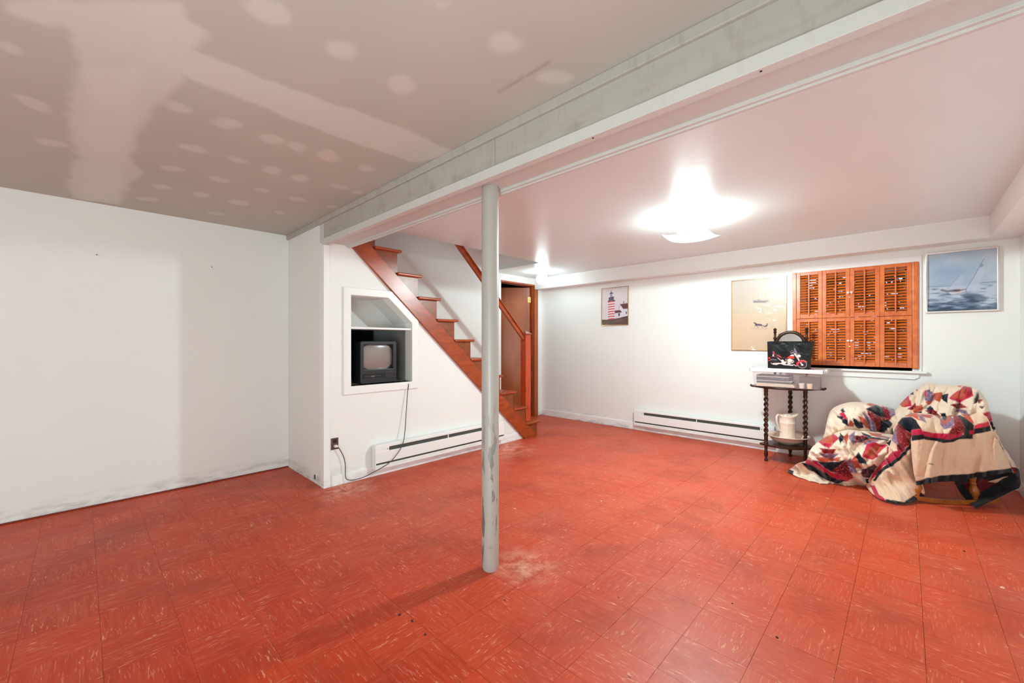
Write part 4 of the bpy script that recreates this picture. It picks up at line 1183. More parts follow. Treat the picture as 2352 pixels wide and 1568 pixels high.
# ================================================================== QUILT
CREAM, PINK, CRIM, NAVY, RUST, LAV, DARK, CREAM2 = (228, 206, 184), (184, 28, 62), (120, 12, 22), (14, 18, 32), (184, 78, 54), (146, 118, 140), (22, 25, 29), (224, 192, 164)
def z5(l): return [(1800 + a / 5.808, 860 + b / 5.808) for a, b in l]
def z6(l): return [(2040 + a / 5.058, 870 + b / 5.058) for a, b in l]
Q_SEAT = [
    (z5([(50, 1255), (140, 1290), (120, 1345), (60, 1320)]), NAVY),
    (z5([(310, 1125), (285, 1165), (320, 1200), (400, 1215), (480, 1265), (560, 1315), (640, 1360), (760, 1410), (830, 1420), (940, 1362), (880, 1340), (760, 1330), (640, 1300), (560, 1240), (470, 1190), (430, 1155)]), PINK),
    (z5([(240, 1175), (290, 1180), (400, 1212), (480, 1262), (600, 1340), (720, 1395), (820, 1412), (720, 1452), (600, 1412), (480, 1362), (400, 1290), (340, 1265), (280, 1215)]), NAVY),
    (z5([(425, 1155), (540, 1160), (690, 1165), (832, 1130), (640, 1287)]), NAVY),
    (z5([(640, 1287), (830, 1140), (925, 1345), (905, 1372), (760, 1332)]), CRIM),
    (z5([(820, 1155), (890, 1115), (920, 1180), (985, 1312), (900, 1295)]), LAV),
    (z5([(898, 1135), (960, 1082), (1000, 1180), (1062, 1258), (950, 1240)]), RUST),
    (z5([(958, 1088), (1000, 1045), (1117, 1198), (1000, 1168), (975, 1110)]), NAVY),
    (z5([(468, 902), (620, 785), (700, 830), (640, 930), (560, 918)]), RUST),
    (z5([(468, 902), (560, 915), (640, 930), (597, 988), (520, 935)]), PINK),
    (z5([(640, 780), (748, 852), (600, 988), (655, 920)]), (176, 34, 56)),
    (z5([(487, 988), (705, 996), (650, 1052), (545, 1047)]), CRIM),
    (z5([(468, 1046), (738, 1056), (680, 1117), (530, 1102)]), LAV),
    (z5([(438, 1104), (560, 1105), (680, 1118), (768, 1100), (730, 1147), (560, 1165), (480, 1152)]), RUST),
    (z5([(758, 785), (808, 835), (760, 935), (742, 870)]), NAVY),
    (z5([(798, 830), (850, 775), (872, 870), (830, 938), (800, 870)]), RUST),
    (z5([(870, 820), (945, 765), (968, 880), (920, 938), (875, 860)]), LAV),
    (z5([(958, 820), (1060, 818), (1140, 840), (980, 892), (955, 908)]), CRIM),
    (z5([(1035, 778), (1185, 830), (1120, 838), (1060, 812)]), NAVY),
    (z5([(975, 895), (1120, 835), (1260, 850), (1410, 880), (1240, 878), (1100, 868), (1000, 905)]), NAVY),
    (z5([(1000, 908), (1130, 855), (1310, 882), (1200, 892), (1080, 912)]), RUST),
    (z5([(1110, 772), (1310, 800), (1290, 850), (1180, 822)]), RUST),
    (z5([(1060, 942), (1110, 880), (1300, 895), (1200, 912), (1110, 932)]), LAV),
    (z5([(1200, 795), (1425, 850), (1400, 872), (1260, 836)]), (150, 100, 116)),
    (z5([(1120, 928), (1210, 908), (1388, 950), (1185, 1138), (1052, 1096)]), PINK),
    (z5([(1160, 962), (1265, 925), (1320, 985), (1190, 1122), (1085, 1060)]), RUST),
    (z5([(1385, 962), (1425, 1010), (1395, 1205), (1308, 1218), (1370, 1060)]), (176, 46, 56)),
    (z5([(1385, 1040), (1420, 1000), (1400, 1130), (1350, 1170)]), RUST),
    (z5([(1378, 920), (1430, 878), (1484, 930), (1466, 1014)]), NAVY),
    (z5([(1248, 1212), (1322, 1148), (1322, 1212), (1270, 1258)]), NAVY),
    (z5([(1060, 1260), (1200, 1185), (1245, 1230), (1165, 1375), (1050, 1350), (1030, 1300)]), (70, 12, 20)),  # shadowed area of the cloth painted as a darker crimson
    (z5([(1080, 1385), (1205, 1390), (1215, 1462), (1120, 1452)]), NAVY),
    (z5([(1160, 1380), (1245, 1345), (1218, 1400), (1275, 1500), (1250, 1512), (1200, 1430)]), PINK),
    (z5([(1270, 768), (1340, 765), (1440, 728), (1475, 728), (1430, 802), (1300, 792)]), RUST),
]
Q_FAR = [
    (z5([(1105, 402), (1160, 385), (1225, 415), (1185, 442)]), RUST),
    (z5([(1095, 460), (1230, 415), (1330, 450), (1352, 575), (1280, 565)]), NAVY),
    (z5([(1098, 468), (1280, 565), (1345, 582), (1300, 700), (1235, 760), (1180, 620)]), CRIM),
    (z5([(1295, 620), (1380, 595), (1445, 660), (1340, 765), (1225, 775), (1290, 700)]), NAVY),
    (z5([(1305, 425), (1390, 445), (1455, 560), (1400, 622), (1350, 592)]), CRIM),
    (z5([(1378, 442), (1475, 458), (1484, 540), (1430, 572)]), LAV),
    (z5([(1038, 502), (1150, 570), (1228, 700), (1222, 765), (1150, 722), (1118, 640)]), LAV),
    (z5([(988, 548), (1080, 590), (1120, 642), (1160, 735), (1080, 705), (1030, 642)]), RUST),
    (z5([(928, 588), (1040, 640), (1058, 702), (1000, 715), (940, 662)]), NAVY),
    (z5([(848, 685), (880, 608), (932, 650), (922, 692)]), RUST),
    (z5([(728, 542), (790, 560), (792, 602), (722, 572)]), NAVY),
    (z5([(748, 528), (800, 498), (852, 590), (820, 622), (788, 568)]), PINK),
    (z5([(788, 598), (850, 600), (852, 690), (790, 642)]), NAVY),
    (z5([(762, 485), (800, 455), (830, 500), (790, 510)]), NAVY),
]
Q_MAIN = [
    (z6([(228, 178), (297, 132), (297, 188)]), NAVY),
    (z6([(300, 125), (352, 102), (347, 152)]), RUST),
    (z6([(150, 300), (242, 192), (267, 320), (200, 332)]), PINK),
    (z6([(128, 292), (240, 238), (237, 300), (180, 332)]), RUST),
    (z6([(228, 357), (320, 278), (337, 342), (290, 367)]), CRIM),
    (z6([(288, 378), (340, 318), (402, 308), (392, 372), (310, 402)]), RUST),
    (z6([(308, 402), (392, 378), (388, 415)]), NAVY),
    (z6([(72, 328), (132, 258), (112, 312)]), RUST),
    (z6([(428, 152), (470, 125), (522, 160), (547, 252), (470, 292), (433, 242)]), LAV),
    (z6([(425, 150), (445, 130), (460, 190), (440, 210)]), PINK),
    (z6([(440, 270), (540, 250), (500, 300), (450, 305)]), RUST),
    (z6([(524, 168), (617, 158), (612, 272), (540, 242)]), RUST),
    (z6([(613, 190), (707, 178), (692, 283), (620, 232)]), NAVY),
    (z6([(715, 228), (880, 92), (962, 108), (1003, 202), (900, 247), (835, 283)]), PINK),
    (z6([(745, 216), (862, 116), (912, 118), (902, 236), (840, 240)]), RUST),
    (z6([(733, 300), (830, 278), (928, 327), (850, 348), (788, 347)]), CRIM),
    (z6([(758, 377), (830, 352), (922, 364), (953, 424), (870, 402)]), LAV),
    (z6([(858, 410), (950, 420), (978, 512), (900, 472)]), RUST),
    (z6([(438, 375), (520, 348), (613, 440), (596, 472)]), CRIM),
    (z6([(448, 352), (500, 318), (533, 356), (480, 372)]), NAVY),
    (z6([(608, 400), (660, 398), (692, 442), (660, 492), (633, 472)]), NAVY),
    (z6([(690, 442), (730, 428), (772, 480), (680, 562), (598, 532), (660, 502)]), RUST),
    (z6([(772, 480), (752, 572), (648, 592), (690, 532), (730, 492)]), LAV),
    (z6([(800, 90), (870, 82), (830, 105)]), RUST),
    (z6([(985, 292), (1040, 165), (1042, 272)]), NAVY),
    (z6([(1040, 240), (1092, 244), (1060, 292)]), (120, 50, 36)),
    (z6([(1058, 320), (1122, 320), (1090, 353)]), (110, 80, 90)),
    (z6([(1098, 400), (1172, 383), (1218, 470), (1150, 524)]), (170, 30, 44)),
    (z6([(1150, 528), (1220, 478), (1248, 562), (1205, 604)]), DARK),
    (z6([(1378, 962), (1488, 1082), (1450, 1098)]), CRIM),
    (z6([(1420, 1060), (1470, 1095), (1440, 1110)]), CREAM),
]
Q_NEAR = [
    (z6([(178, 442), (260, 403), (342, 408), (362, 470), (425, 502), (350, 482), (280, 444)]), RUST),
    (z6([(348, 420), (402, 438), (434, 517), (380, 482)]), LAV),
    (z6([(368, 418), (522, 428), (482, 462), (400, 442)]), (180, 40, 50)),
    (z6([(598, 470), (700, 430), (772, 480), (752, 572), (648, 592), (600, 535)]), LAV),
    (z6([(600, 500), (690, 440), (740, 480), (650, 545)]), RUST),
    (z6([(608, 400), (660, 398), (692, 442), (660, 492), (633, 472)]), NAVY),
    (z6([(438, 375), (520, 348), (613, 440), (596, 472)]), CRIM),
    (z6([(120, 518), (170, 458), (260, 448), (330, 488), (382, 582), (280, 592), (265, 645), (200, 582)]), NAVY),
    (z6([(100, 565), (130, 520), (200, 582), (265, 652), (267, 702), (230, 762), (118, 835), (108, 700)]), CRIM),
    (z6([(272, 594), (382, 584), (412, 642), (280, 658)]), PINK),
    (z6([(283, 656), (412, 640), (412, 692), (285, 718)]), DARK),
    (z6([(755, 430), (840, 455), (892, 540), (872, 622), (780, 652), (680, 645), (720, 600), (770, 540)]), CRIM),
    (z6([(398, 603), (520, 630), (640, 636), (780, 642), (875, 600), (842, 662), (760, 692), (640, 702), (480, 682), (408, 662)]), PINK),
    (z6([(408, 660), (560, 690), (700, 700), (820, 668), (860, 643), (984, 643), (984, 692), (820, 692), (740, 726), (640, 737), (500, 717), (413, 697)]), DARK),
    (z6([(780, 425), (830, 428), (900, 458), (992, 540), (998, 642), (940, 645), (868, 652), (884, 560), (840, 462)]), DARK),
    (z6([(933, 600), (997, 585), (997, 642), (938, 638)]), PINK),
    (z6([(860, 410), (950, 418), (990, 520), (975, 520), (900, 470)]), RUST),
    (z6([(998, 540), (1152, 494), (1168, 546), (998, 582)]), (196, 44, 60)),
    (z6([(998, 580), (1168, 544), (1180, 597), (998, 642)]), DARK),
    (z6([(300, 1192), (560, 1128), (582, 1219), (330, 1262)]), DARK),
    (z6([(553, 1126), (900, 1103), (1420, 1030), (1440, 1100), (1100, 1185), (570, 1220)]), DARK),
    (z6([(480, 985), (510, 985), (520, 995), (490, 996)]), (120, 80, 60)),
]
Q_FRONT = [
    (z6([(120, 518), (170, 458), (260, 448), (330, 488), (382, 582), (280, 592), (265, 645), (200, 582)]), NAVY),
    (z6([(100, 565), (130, 520), (200, 582), (265, 652), (267, 702), (230, 762), (118, 835), (108, 700)]), CRIM),
    (z6([(35, 645), (90, 565), (112, 640), (118, 765), (60, 722)]), LAV),
    (z6([(40, 620), (80, 590), (60, 700), (20, 690)]), RUST),
    (z6([(118, 832), (232, 758), (205, 800), (100, 922), (0, 990), (-40, 1010), (-140, 1130), (-200, 1180), (-160, 1080), (-60, 970), (60, 850)]), PINK),
    (z6([(288, 595), (262, 722), (200, 822), (100, 922), (0, 992), (-110, 1085), (-170, 1180), (-150, 1190), (-60, 1080), (0, 1040), (110, 962), (222, 852), (282, 752), (294, 690)]), DARK),
    (z6([(-20, 1405), (180, 1430), (362, 1312), (430, 1345), (380, 1405), (200, 1460), (-20, 1450)]), DARK),
    (z6([(330, 1255), (350, 1250), (370, 1310), (352, 1310)]), DARK),
    (z6([(-200, 1240), (-140, 1380), (-60, 1440), (-20, 1450), (-20, 1420), (-100, 1350), (-150, 1240)]), PINK),
]
Q_FLAP = [
    (z6([(780, 1150), (1430, 1080), (1510, 1080), (1540, 1180), (1530, 1290), (1020, 1530), (900, 1380)]), DARK),
    (z6([(850, 1195), (1120, 1150), (1265, 1210), (1230, 1242), (980, 1348), (900, 1262)]), (96, 18, 24)),
    (z6([(1138, 1192), (1402, 1128), (1262, 1217)]), CREAM2),
    (z6([(1378, 962), (1488, 1082), (1450, 1098)]), CRIM),
]

def crom(P, t):
    """P: (n,k) control rows, t array 0..n-1 -> interpolated"""
    n = len(P); i = np.clip(np.floor(t).astype(int), 0, n - 2); f = (t - i)[:, None]
    p0 = P[np.clip(i - 1, 0, n - 1)]; p1 = P[i]; p2 = P[i + 1]; p3 = P[np.clip(i + 2, 0, n - 1)]
    return 0.5 * (2 * p1 + (p2 - p0) * f + (2 * p0 - 5 * p1 + 4 * p2 - p3) * f * f + (3 * p1 - p0 - 3 * p2 + p3) * f ** 3)

def sheet(rows, nu, nv, polys, base, amp, seed, freq=(0.02, 0.05), rot=0.0, curl=0.0):
    R = [np.array(r, float) for r in rows]
    R = np.stack([crom(r, np.linspace(0, len(r) - 1, nu)) for r in R])        # (rows, nu, 3)
    G = np.stack([crom(R[:, j], np.linspace(0, len(R) - 1, nv)) for j in range(nu)], 1)   # (nv, nu, 3)
    px, py, d = G[..., 0].ravel(), G[..., 1].ravel(), G[..., 2].ravel()
    c, s = math.cos(rot), math.sin(rot)
    u, v = px * c + py * s, -px * s + py * c
    f = vnoise(u, v, freq[0], freq[1], seed, 2)
    fold = 1 - np.abs(2 * f - 1) ** 0.8
    g = vnoise(px, py, .12, .12, seed + 3, 2)
    g2 = vnoise(u, v, freq[0] * 2.6, freq[1] * 2.6, seed + 7, 2)
    d = d - (fold - .5) * amp * 1.35 - (g2 - .5) * amp * .35 - (g - .5) * amp * .12
    P = Paint(px + (vnoise(px, py, .05, .05, 8, 2) - .5) * 2, py + (vnoise(px, py, .05, .05, 9, 2) - .5) * 2, base)
    for poly, col in polys:
        if col == LAV:
            m = poly_mask(P.X, P.Y, poly, 0.9)[:, None]
            mot = vnoise(px, py, .6, .6, 5, 2)[:, None]
            P.c = P.c * (1 - m) + (np.array([176, 152, 170]) * mot + np.array([76, 48, 80]) * (1 - mot)) * m
        elif col == CRIM:
            m = poly_mask(P.X, P.Y, poly, 0.9)[:, None]
            mot = (vnoise(px, py, .8, .8, 6, 1) > .8)[:, None]
            P.c = P.c * (1 - m) + np.where(mot, np.array([206, 90, 90]), np.array(CRIM)) * m
        else:
            P.fill(poly, col, 0.9)
    depth = d[:, None]
    pts = np.array([0, 0, CAM_H]) + np.array(FW) * depth + np.array(RT) * ((px - 1176) / F_PX)[:, None] * depth
    pts[:, 2] += (784 - py) / F_PX * d
    pts[:, 2] = np.maximum(pts[:, 2], 0.004)
    return grid_mesh('q', pts, nu, nv, P.lin(), True)

far = sheet([
    [(1900, 985, 3.72), (1903, 960, 3.72), (1915, 938, 3.72), (1950, 925, 3.72), (1990, 926, 3.68), (2030, 934, 3.62), (2066, 945, 3.56)],
    [(1896, 995, 3.64), (1904, 965, 3.62), (1925, 945, 3.58), (1955, 932, 3.56), (1992, 934, 3.52), (2030, 941, 3.48), (2066, 952, 3.46)],
    [(1893, 1005, 3.62), (1908, 985, 3.56), (1932, 965, 3.50), (1960, 958, 3.46), (1995, 958, 3.44), (2032, 965, 3.42), (2066, 970, 3.40)],
    [(1898, 1012, 3.60), (1915, 1002, 3.54), (1940, 990, 3.50), (1965, 985, 3.46), (2000, 988, 3.44), (2034, 992, 3.42), (2066, 1000, 3.40)],
    [(1903, 1020, 3.66), (1920, 1015, 3.60), (1945, 1005, 3.56), (1970, 1002, 3.52), (2003, 1006, 3.50), (2036, 1012, 3.48), (2066, 1016, 3.46)]],
    150, 80, Q_FAR, CREAM, .05, 2, (.03, .06), 0.8)
seat = sheet([
    [(1902, 1002, 3.64), (1925, 990, 3.60), (1955, 981, 3.56), (1990, 985, 3.50), (2025, 994, 3.42), (2065, 1002, 3.34), (2090, 1004, 3.30)],
    [(1880, 1016, 3.56), (1905, 1006, 3.48), (1940, 994, 3.42), (1978, 996, 3.38), (2015, 1004, 3.30), (2052, 1012, 3.24), (2085, 1018, 3.22)],
    [(1862, 1034, 3.52), (1890, 1026, 3.42), (1925, 1018, 3.36), (1962, 1018, 3.32), (2000, 1024, 3.26), (2038, 1032, 3.20), (2070, 1042, 3.20)],
    [(1853, 1056, 3.52), (1880, 1054, 3.42), (1912, 1048, 3.35), (1948, 1048, 3.30), (1985, 1052, 3.24), (2018, 1060, 3.20), (2048, 1070, 3.20)],
    [(1832, 1064, 3.60), (1862, 1072, 3.50), (1900, 1074, 3.40), (1935, 1078, 3.34), (1968, 1080, 3.28), (1998, 1086, 3.24), (2025, 1098, 3.22)],
    [(1814, 1078, 3.72), (1845, 1090, 3.60), (1882, 1100, 3.47), (1920, 1104, 3.42), (1952, 1104, 3.38), (1985, 1108, 3.32), (2008, 1118, 3.30)],
    [(1809, 1083, 3.715), (1842, 1100, 3.55), (1880, 1110, 3.44), (1922, 1112, 3.42), (1952, 1117, 3.37), (1985, 1113, 3.38), (2000, 1120, 3.34)]],
    190, 170, Q_SEAT, CREAM, .055, 7, (.03, .05), 0.9)
back = sheet([
    [(2048, 960, 3.52), (2068, 930, 3.52), (2092, 906, 3.52), (2118, 888, 3.50), (2132, 880, 3.46), (2165, 885, 3.36), (2200, 886, 3.26), (2232, 889, 3.14), (2252, 903, 3.06), (2266, 925, 3.02)],
    [(2050, 965, 3.46), (2070, 938, 3.44), (2095, 914, 3.42), (2120, 896, 3.40), (2136, 890, 3.38), (2168, 893, 3.28), (2204, 895, 3.16), (2238, 900, 3.04), (2258, 918, 2.97), (2270, 942, 2.95)],
    [(2052, 985, 3.38), (2074, 960, 3.36), (2098, 938, 3.35), (2120, 920, 3.34), (2140, 915, 3.32), (2170, 915, 3.20), (2206, 915, 3.10), (2240, 920, 3.00), (2262, 940, 2.93), (2277, 965, 2.92)],
    [(2054, 1000, 3.34), (2076, 980, 3.32), (2100, 962, 3.30), (2122, 950, 3.28), (2142, 945, 3.25), (2172, 945, 3.15), (2208, 945, 3.04), (2243, 950, 2.96), (2268, 975, 2.91), (2290, 998, 2.91)],
    [(2056, 1015, 3.32), (2078, 1000, 3.30), (2102, 990, 3.28), (2124, 980, 3.26), (2146, 975, 3.22), (2176, 975, 3.12), (2214, 980, 3.02), (2250, 990, 2.95), (2282, 1018, 2.91), (2310, 1036, 2.91)],
    [(2060, 1025, 3.34), (2082, 1015, 3.32), (2106, 1005, 3.30), (2130, 1000, 3.28), (2152, 1000, 3.24), (2184, 1005, 3.14), (2224, 1020, 3.04), (2266, 1035, 2.96), (2300, 1060, 2.92), (2330, 1066, 2.92)],
    [(2064, 1035, 3.38), (2086, 1028, 3.36), (2110, 1020, 3.34), (2134, 1018, 3.32), (2156, 1020, 3.28), (2190, 1030, 3.18), (2234, 1045, 3.08), (2276, 1060, 2.99), (2310, 1080, 2.94), (2341, 1094, 2.93)]],
    190, 130, Q_MAIN, CREAM, .05, 12, (.05, .02), 0.35)
nearp = sheet([
    [(2066, 968, 3.22), (2078, 958, 3.20), (2100, 950, 3.20), (2135, 952, 3.18), (2170, 958, 3.12), (2205, 955, 3.05), (2236, 945, 3.0), (2262, 935, 2.955)],
    [(2060, 975, 3.12), (2076, 962, 3.08), (2102, 955, 3.06), (2138, 960, 3.03), (2172, 966, 3.00), (2208, 965, 2.96), (2238, 958, 2.93), (2264, 952, 2.91)],
    [(2092, 990, 3.00), (2100, 984, 2.98), (2118, 982, 2.96), (2146, 984, 2.945), (2178, 985, 2.93), (2212, 984, 2.91), (2244, 976, 2.89), (2272, 972, 2.88)],
    [(2094, 1015, 2.985), (2104, 1010, 2.965), (2122, 1010, 2.95), (2150, 1014, 2.94), (2182, 1012, 2.93), (2218, 1006, 2.91), (2250, 998, 2.885), (2282, 996, 2.875)],
    [(2096, 1045, 2.985), (2106, 1044, 2.955), (2126, 1045, 2.94), (2154, 1045, 2.935), (2188, 1042, 2.92), (2224, 1036, 2.90), (2260, 1028, 2.88), (2296, 1024, 2.865)],
    [(2100, 1080, 2.985), (2110, 1078, 2.95), (2130, 1076, 2.935), (2158, 1074, 2.93), (2192, 1072, 2.92), (2230, 1066, 2.895), (2270, 1060, 2.87), (2310, 1052, 2.86)],
    [(2105, 1114, 2.985), (2116, 1112, 2.95), (2136, 1109, 2.935), (2162, 1106, 2.93), (2196, 1104, 2.915), (2236, 1097, 2.89), (2282, 1089, 2.865), (2325, 1083, 2.855)]],
    180, 130, Q_NEAR, CREAM2, .045, 23, (.030, .006), 0.12)
front = sheet([
    [(2056, 990, 3.24), (2062, 972, 3.20), (2076, 959, 3.14), (2092, 960, 3.10), (2104, 975, 3.06), (2112, 990, 3.06)],
    [(2050, 1010, 3.20), (2060, 992, 3.14), (2074, 980, 3.08), (2090, 982, 3.04), (2102, 995, 3.03), (2112, 1005, 3.05)],
    [(2040, 1036, 3.18), (2054, 1022, 3.12), (2070, 1010, 3.06), (2086, 1010, 3.03), (2100, 1020, 3.03), (2112, 1030, 3.05)],
    [(2018, 1068, 3.20), (2036, 1058, 3.14), (2056, 1046, 3.08), (2076, 1042, 3.05), (2098, 1048, 3.04), (2112, 1056, 3.05)],
    [(2000, 1096, 3.26), (2018, 1092, 3.18), (2042, 1084, 3.11), (2068, 1078, 3.06), (2094, 1080, 3.04), (2113, 1088, 3.04)],
    [(1992, 1114, 3.30), (2010, 1122, 3.20), (2038, 1118, 3.12), (2066, 1112, 3.06), (2094, 1110, 3.03), (2118, 1114, 3.02)],
    [(1994, 1120, 3.30), (2014, 1142, 3.10), (2044, 1153, 3.00), (2074, 1157, 2.97), (2100, 1150, 2.99), (2124, 1137, 3.01)]],
    120, 150, Q_FRONT, CREAM2, .03, 31, (.012, .05), 1.0)
flap = sheet([
    [(2190, 1100, 3.02), (2240, 1092, 2.98), (2290, 1082, 2.94), (2322, 1072, 2.90), (2338, 1078, 2.90)],
    [(2196, 1115, 3.04), (2246, 1108, 2.99), (2294, 1098, 2.94), (2326, 1092, 2.89), (2341, 1098, 2.89)],
    [(2206, 1132, 3.03), (2252, 1128, 2.97), (2298, 1116, 2.92), (2328, 1106, 2.88), (2342, 1108, 2.88)],
    [(2222, 1150, 3.00), (2262, 1142, 2.95), (2300, 1130, 2.91), (2328, 1118, 2.875), (2341, 1116, 2.87)],
    [(2240, 1168, 2.90), (2272, 1153, 2.90), (2302, 1139, 2.89), (2328, 1126, 2.87), (2340, 1121, 2.865)]],
    90, 70, Q_FLAP, DARK, .02, 41, (.03, .03), 0.5)
qm = join_meshes('quilt', [far, seat, back, nearp, front, flap])
quilt = link('patchwork_quilt', qm, vcol('quilt_cloth', 0.85, bumpy=0.35, sheen=0.25, spec=0.15))
tag(quilt, 'cream, crimson and navy patchwork quilt draped over the rocking chair', 'quilt')
so = quilt.modifiers.new('solid', 'SOLIDIFY'); so.thickness = 0.006; so.offset = -1

# ================================================================== LAMPS
def emit(name, col, st):
    m = bpy.data.materials.new(name); m.use_nodes = True; nt = m.node_tree
    nt.nodes.remove(nt.nodes['Principled BSDF'])
    e_ = N(nt, 'ShaderNodeEmission'); e_.inputs[0].default_value = (*col, 1); e_.inputs[1].default_value = st
    nt.links.new(e_.outputs[0], nt.nodes['Material Output'].inputs['Surface'])
    return m
M_bulb = emit('lit_bulb', (0.80, 0.98, 1.0), BULB_POWER)
M_globe = emit('lit_globe', (0.82, 0.98, 1.0), GLOBE_POWER)
mshade = bpy.data.materials.new('frosted_shade'); mshade.use_nodes = True
nt = mshade.node_tree; nt.nodes.remove(nt.nodes['Principled BSDF'])
tr = N(nt, 'ShaderNodeBsdfTransparent'); tr.inputs[0].default_value = (.97, .96, .94, 1)
em = N(nt, 'ShaderNodeEmission'); em.inputs[0].default_value = (.79, .98, 1.0, 1); gm_ = N(nt, 'ShaderNodeNewGeometry')
nt.links.new(mth(nt, 'ADD', mth(nt, 'MULTIPLY', gm_.outputs['Backfacing'], SHADE_UP - SHADE_DN), SHADE_DN), em.inputs[1])
# the glass is brightest over the bulbs in its middle
tco = N(nt, 'ShaderNodeTexCoord'); vl = N(nt, 'ShaderNodeVectorMath', operation='LENGTH')
vz = mapping(nt, tco.outputs['Object'], (1, 1, 0)); nt.links.new(vz, vl.inputs[0])
fo = mth(nt, 'POWER', 2.718, mth(nt, 'MULTIPLY', mth(nt, 'POWER', mth(nt, 'DIVIDE', vl.outputs['Value'], 0.075), 2.0), -1.0))
old = em.inputs[1].links[0].from_socket
nt.links.new(mth(nt, 'MULTIPLY', old, mth(nt, 'ADD', fo, 0.02)), em.inputs[1])
mx = N(nt, 'ShaderNodeMixShader'); mx.inputs[0].default_value = 0.25
nt.links.new(tr.outputs[0], mx.inputs[1]); nt.links.new(em.outputs[0], mx.inputs[2]); nt.links.new(mx.outputs[0], nt.nodes['Material Output'].inputs['Surface'])
M_fix = plain('satin_fixture', rgb(232, 214, 196), 0.3, metal=0.3)
LX, LY = 3.36, 1.237
lamp = thing('ceiling_lamp', 'lit ceiling lamp with square frosted glass shade', 'lamp', (LX, LY, ZC))
build('canopy', MB().lathe([(.062, ZC), (.064, ZC - .006), (.060, ZC - .014), (.052, ZC - .022), (.050, ZC - .03)], 28, (LX, LY, 0)), M_fix, lamp, smooth=True)
stem = MB().lathe([(.050, ZC - .03), (.030, ZC - .038), (.014, ZC - .062), (.008, ZC - .09), (.012, ZC - .10), (.006, ZC - .11), (.005, 1.985)], 16, (LX, LY, 0))
build('stem', stem, M_fix, lamp, smooth=True)
for k in range(2):
    a = math.atan2(RT.y, RT.x) + math.pi * k
    bx_, by_ = LX + .078 * math.cos(a), LY + .078 * math.sin(a)
    build('arm', MB().tube([(LX, LY, ZC - .10), (LX + .03 * math.cos(a), LY + .03 * math.sin(a), ZC - .13), (bx_ - .02 * math.cos(a), by_ - .02 * math.sin(a), 2.035)], .004, 8), M_fix, lamp, smooth=True)
    build('bulb', MB().lathe([(.012, 2.025)] + [(.036 * math.sin(t_), 2.062 - .036 * math.cos(t_)) for t_ in [math.pi * q / 12 for q in range(1, 12)]] + [(.002, 2.098)], 20, (bx_, by_, 0)), M_bulb, lamp, smooth='all')
gs, fs = [], []
n = 13; hs = .168
for j in range(n):
    for i in range(n):
        u, v = i / (n - 1) * 2 - 1, j / (n - 1) * 2 - 1
        gs.append((LX + u * hs, LY + v * hs, 1.984 + .022 * (u * u + v * v)))
for j in range(n - 1):
    for i in range(n - 1):
        a = j * n + i; fs.append((a, a + 1, a + 1 + n, a + n))
build('glass_shade', MB().add(gs, fs), mshade, lamp, smooth='all')
build('finial', MB().lathe([(.003, 1.972), (.012, 1.975), (.014, 1.980), (.006, 1.985)], 16, (LX, LY, 0)), M_fix, lamp, smooth=True)

# the light the lamp throws down through its glass
ll = bpy.data.lights.new('lamp_light', 'SPOT'); ll.energy = LAMP_W; ll.spot_size = math.radians(179); ll.spot_blend = 0.05
ll.shadow_soft_size = 0.045; ll.color = (0.79, 0.98, 0.99)
llo = bpy.data.objects.new('lamp_light', ll); llo.location = (LX, LY, 1.966); COL.objects.link(llo)

g2 = thing('globe_lamp', 'small lit white globe lamp on the ceiling near the door', 'lamp', (4.5, 3.72, ZC))
gx_, gy_ = 4.50, 3.72
build('fitting', MB().lathe([(.062, ZC), (.062, ZC - .006), (.048, ZC - .012), (.046, ZC - .04)], 24, (gx_, gy_, 0)), plain('porcelain', rgb(230, 214, 206), .3), g2, smooth=True)
build('globe', MB().lathe([(.045, ZC - .038)] + [(.080 * math.sin(t_), 2.062 + .080 * math.cos(t_)) for t_ in [math.pi * q / 16 for q in range(4, 16)]] + [(.002, 1.982)], 28, (gx_, gy_, 0)), M_globe, g2, smooth='all')

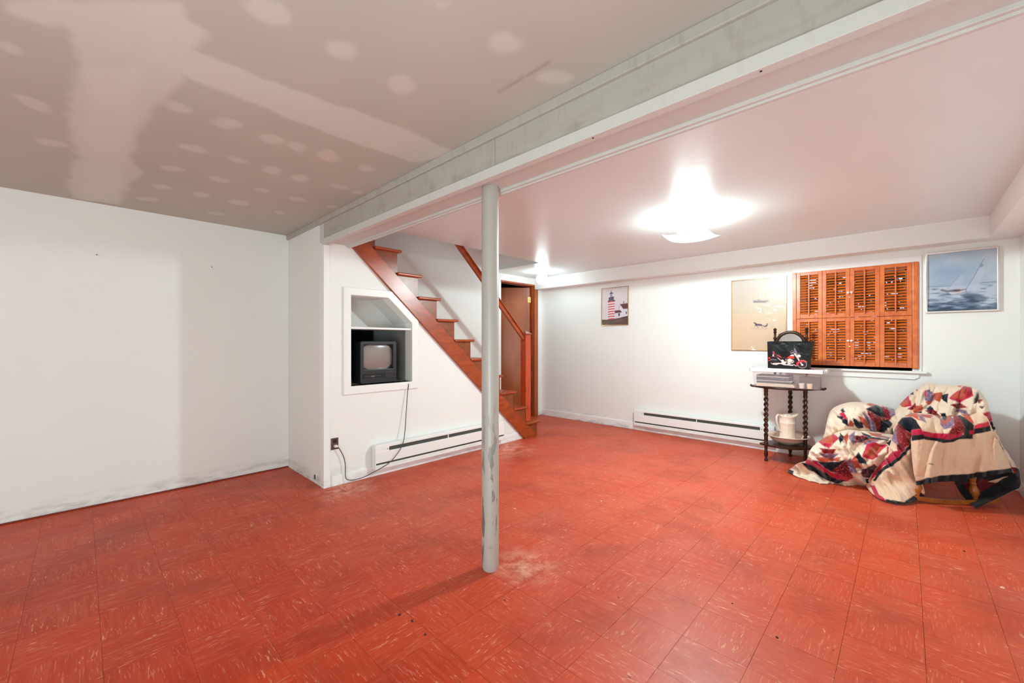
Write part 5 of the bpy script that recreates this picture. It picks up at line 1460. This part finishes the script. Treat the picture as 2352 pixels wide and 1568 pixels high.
# ================================================================== SMALL BITS
M_chip = plain('plaster_chip', rgb(240, 196, 170), .7)
def crumb(px, py, r, m, lab, nm='crumb', cat='crumb', group=None):
    d = CAM_H * F_PX / (py - 784); p = at(px, py, d)
    random.seed(int(px * 7 + py))
    vs = [(p.x + r * math.cos(a) * random.uniform(.5, 1.2), p.y + r * math.sin(a) * random.uniform(.5, 1.2), .0006) for a in [k * math.pi / 4 for k in range(8)]]
    vs += [(p.x + (x - p.x) * .5, p.y + (y - p.y) * .5, .0006 + r * .6) for x, y, z in vs]
    tag(build(nm, MB().add(vs, [tuple(range(8))[::-1], tuple(range(8, 16))] + [(i, (i + 1) % 8, (i + 1) % 8 + 8, i + 8) for i in range(8)]), m), lab, cat, group)
crumb(2303, 1350, .009, M_chip, 'pale plaster chip on the floor at the far right front', 'plaster_chip', 'chip')
crumb(1381, 1151, .006, plain('chip_white', rgb(250, 244, 238), .6), 'tiny white chip on the floor between column and picture wall', 'plaster_chip', 'chip')
M_crumb = plain('dark_crumb', rgb(60, 26, 18), .8)
for px, py, r, lab in ((1420, 1372, .004, 'dark speck of debris on the red floor, right of the column foot'), (1606, 1322, .0035, 'dark speck of debris in the middle of the right-hand floor'),
                  (1682, 1386, .005, 'oblong dark crumb on the floor below the middle speck'), (947, 1426, .008, 'largest dark crumb in the shadow of the column'),
                  (918, 1412, .007, 'dark crumb beside the largest one in the column shadow'), (977, 1457, .006, 'dark crumb nearer the front than the column shadow'),
                  (1159, 1378, .0035, 'dark speck of debris just in front of the column foot'), (1785, 1464, .006, 'dark splinter of debris near the front right of the floor'),
                  (2215, 1266, .006, 'dark crumb on the floor in front of the quilt-covered chair'), (1247, 1064, .005, 'dark crumb on the floor near the foot of the stairs')):
    crumb(px, py, r, M_crumb, lab, group='dark crumbs scattered on the red floor')
for px, py, lab in ((222, 585, 'small nail in the left wall, nearer its bright patch'), (486, 613, 'small nail in the left wall, closer to the return wall')):
    p = W(px, py, YL)
    tag(build('wall_nail', MB().lathe([(.003, YL - .016), (.003, YL - .001)], 8, (p.x, 0, p.z), 'y'), M_slot), lab, 'nail')
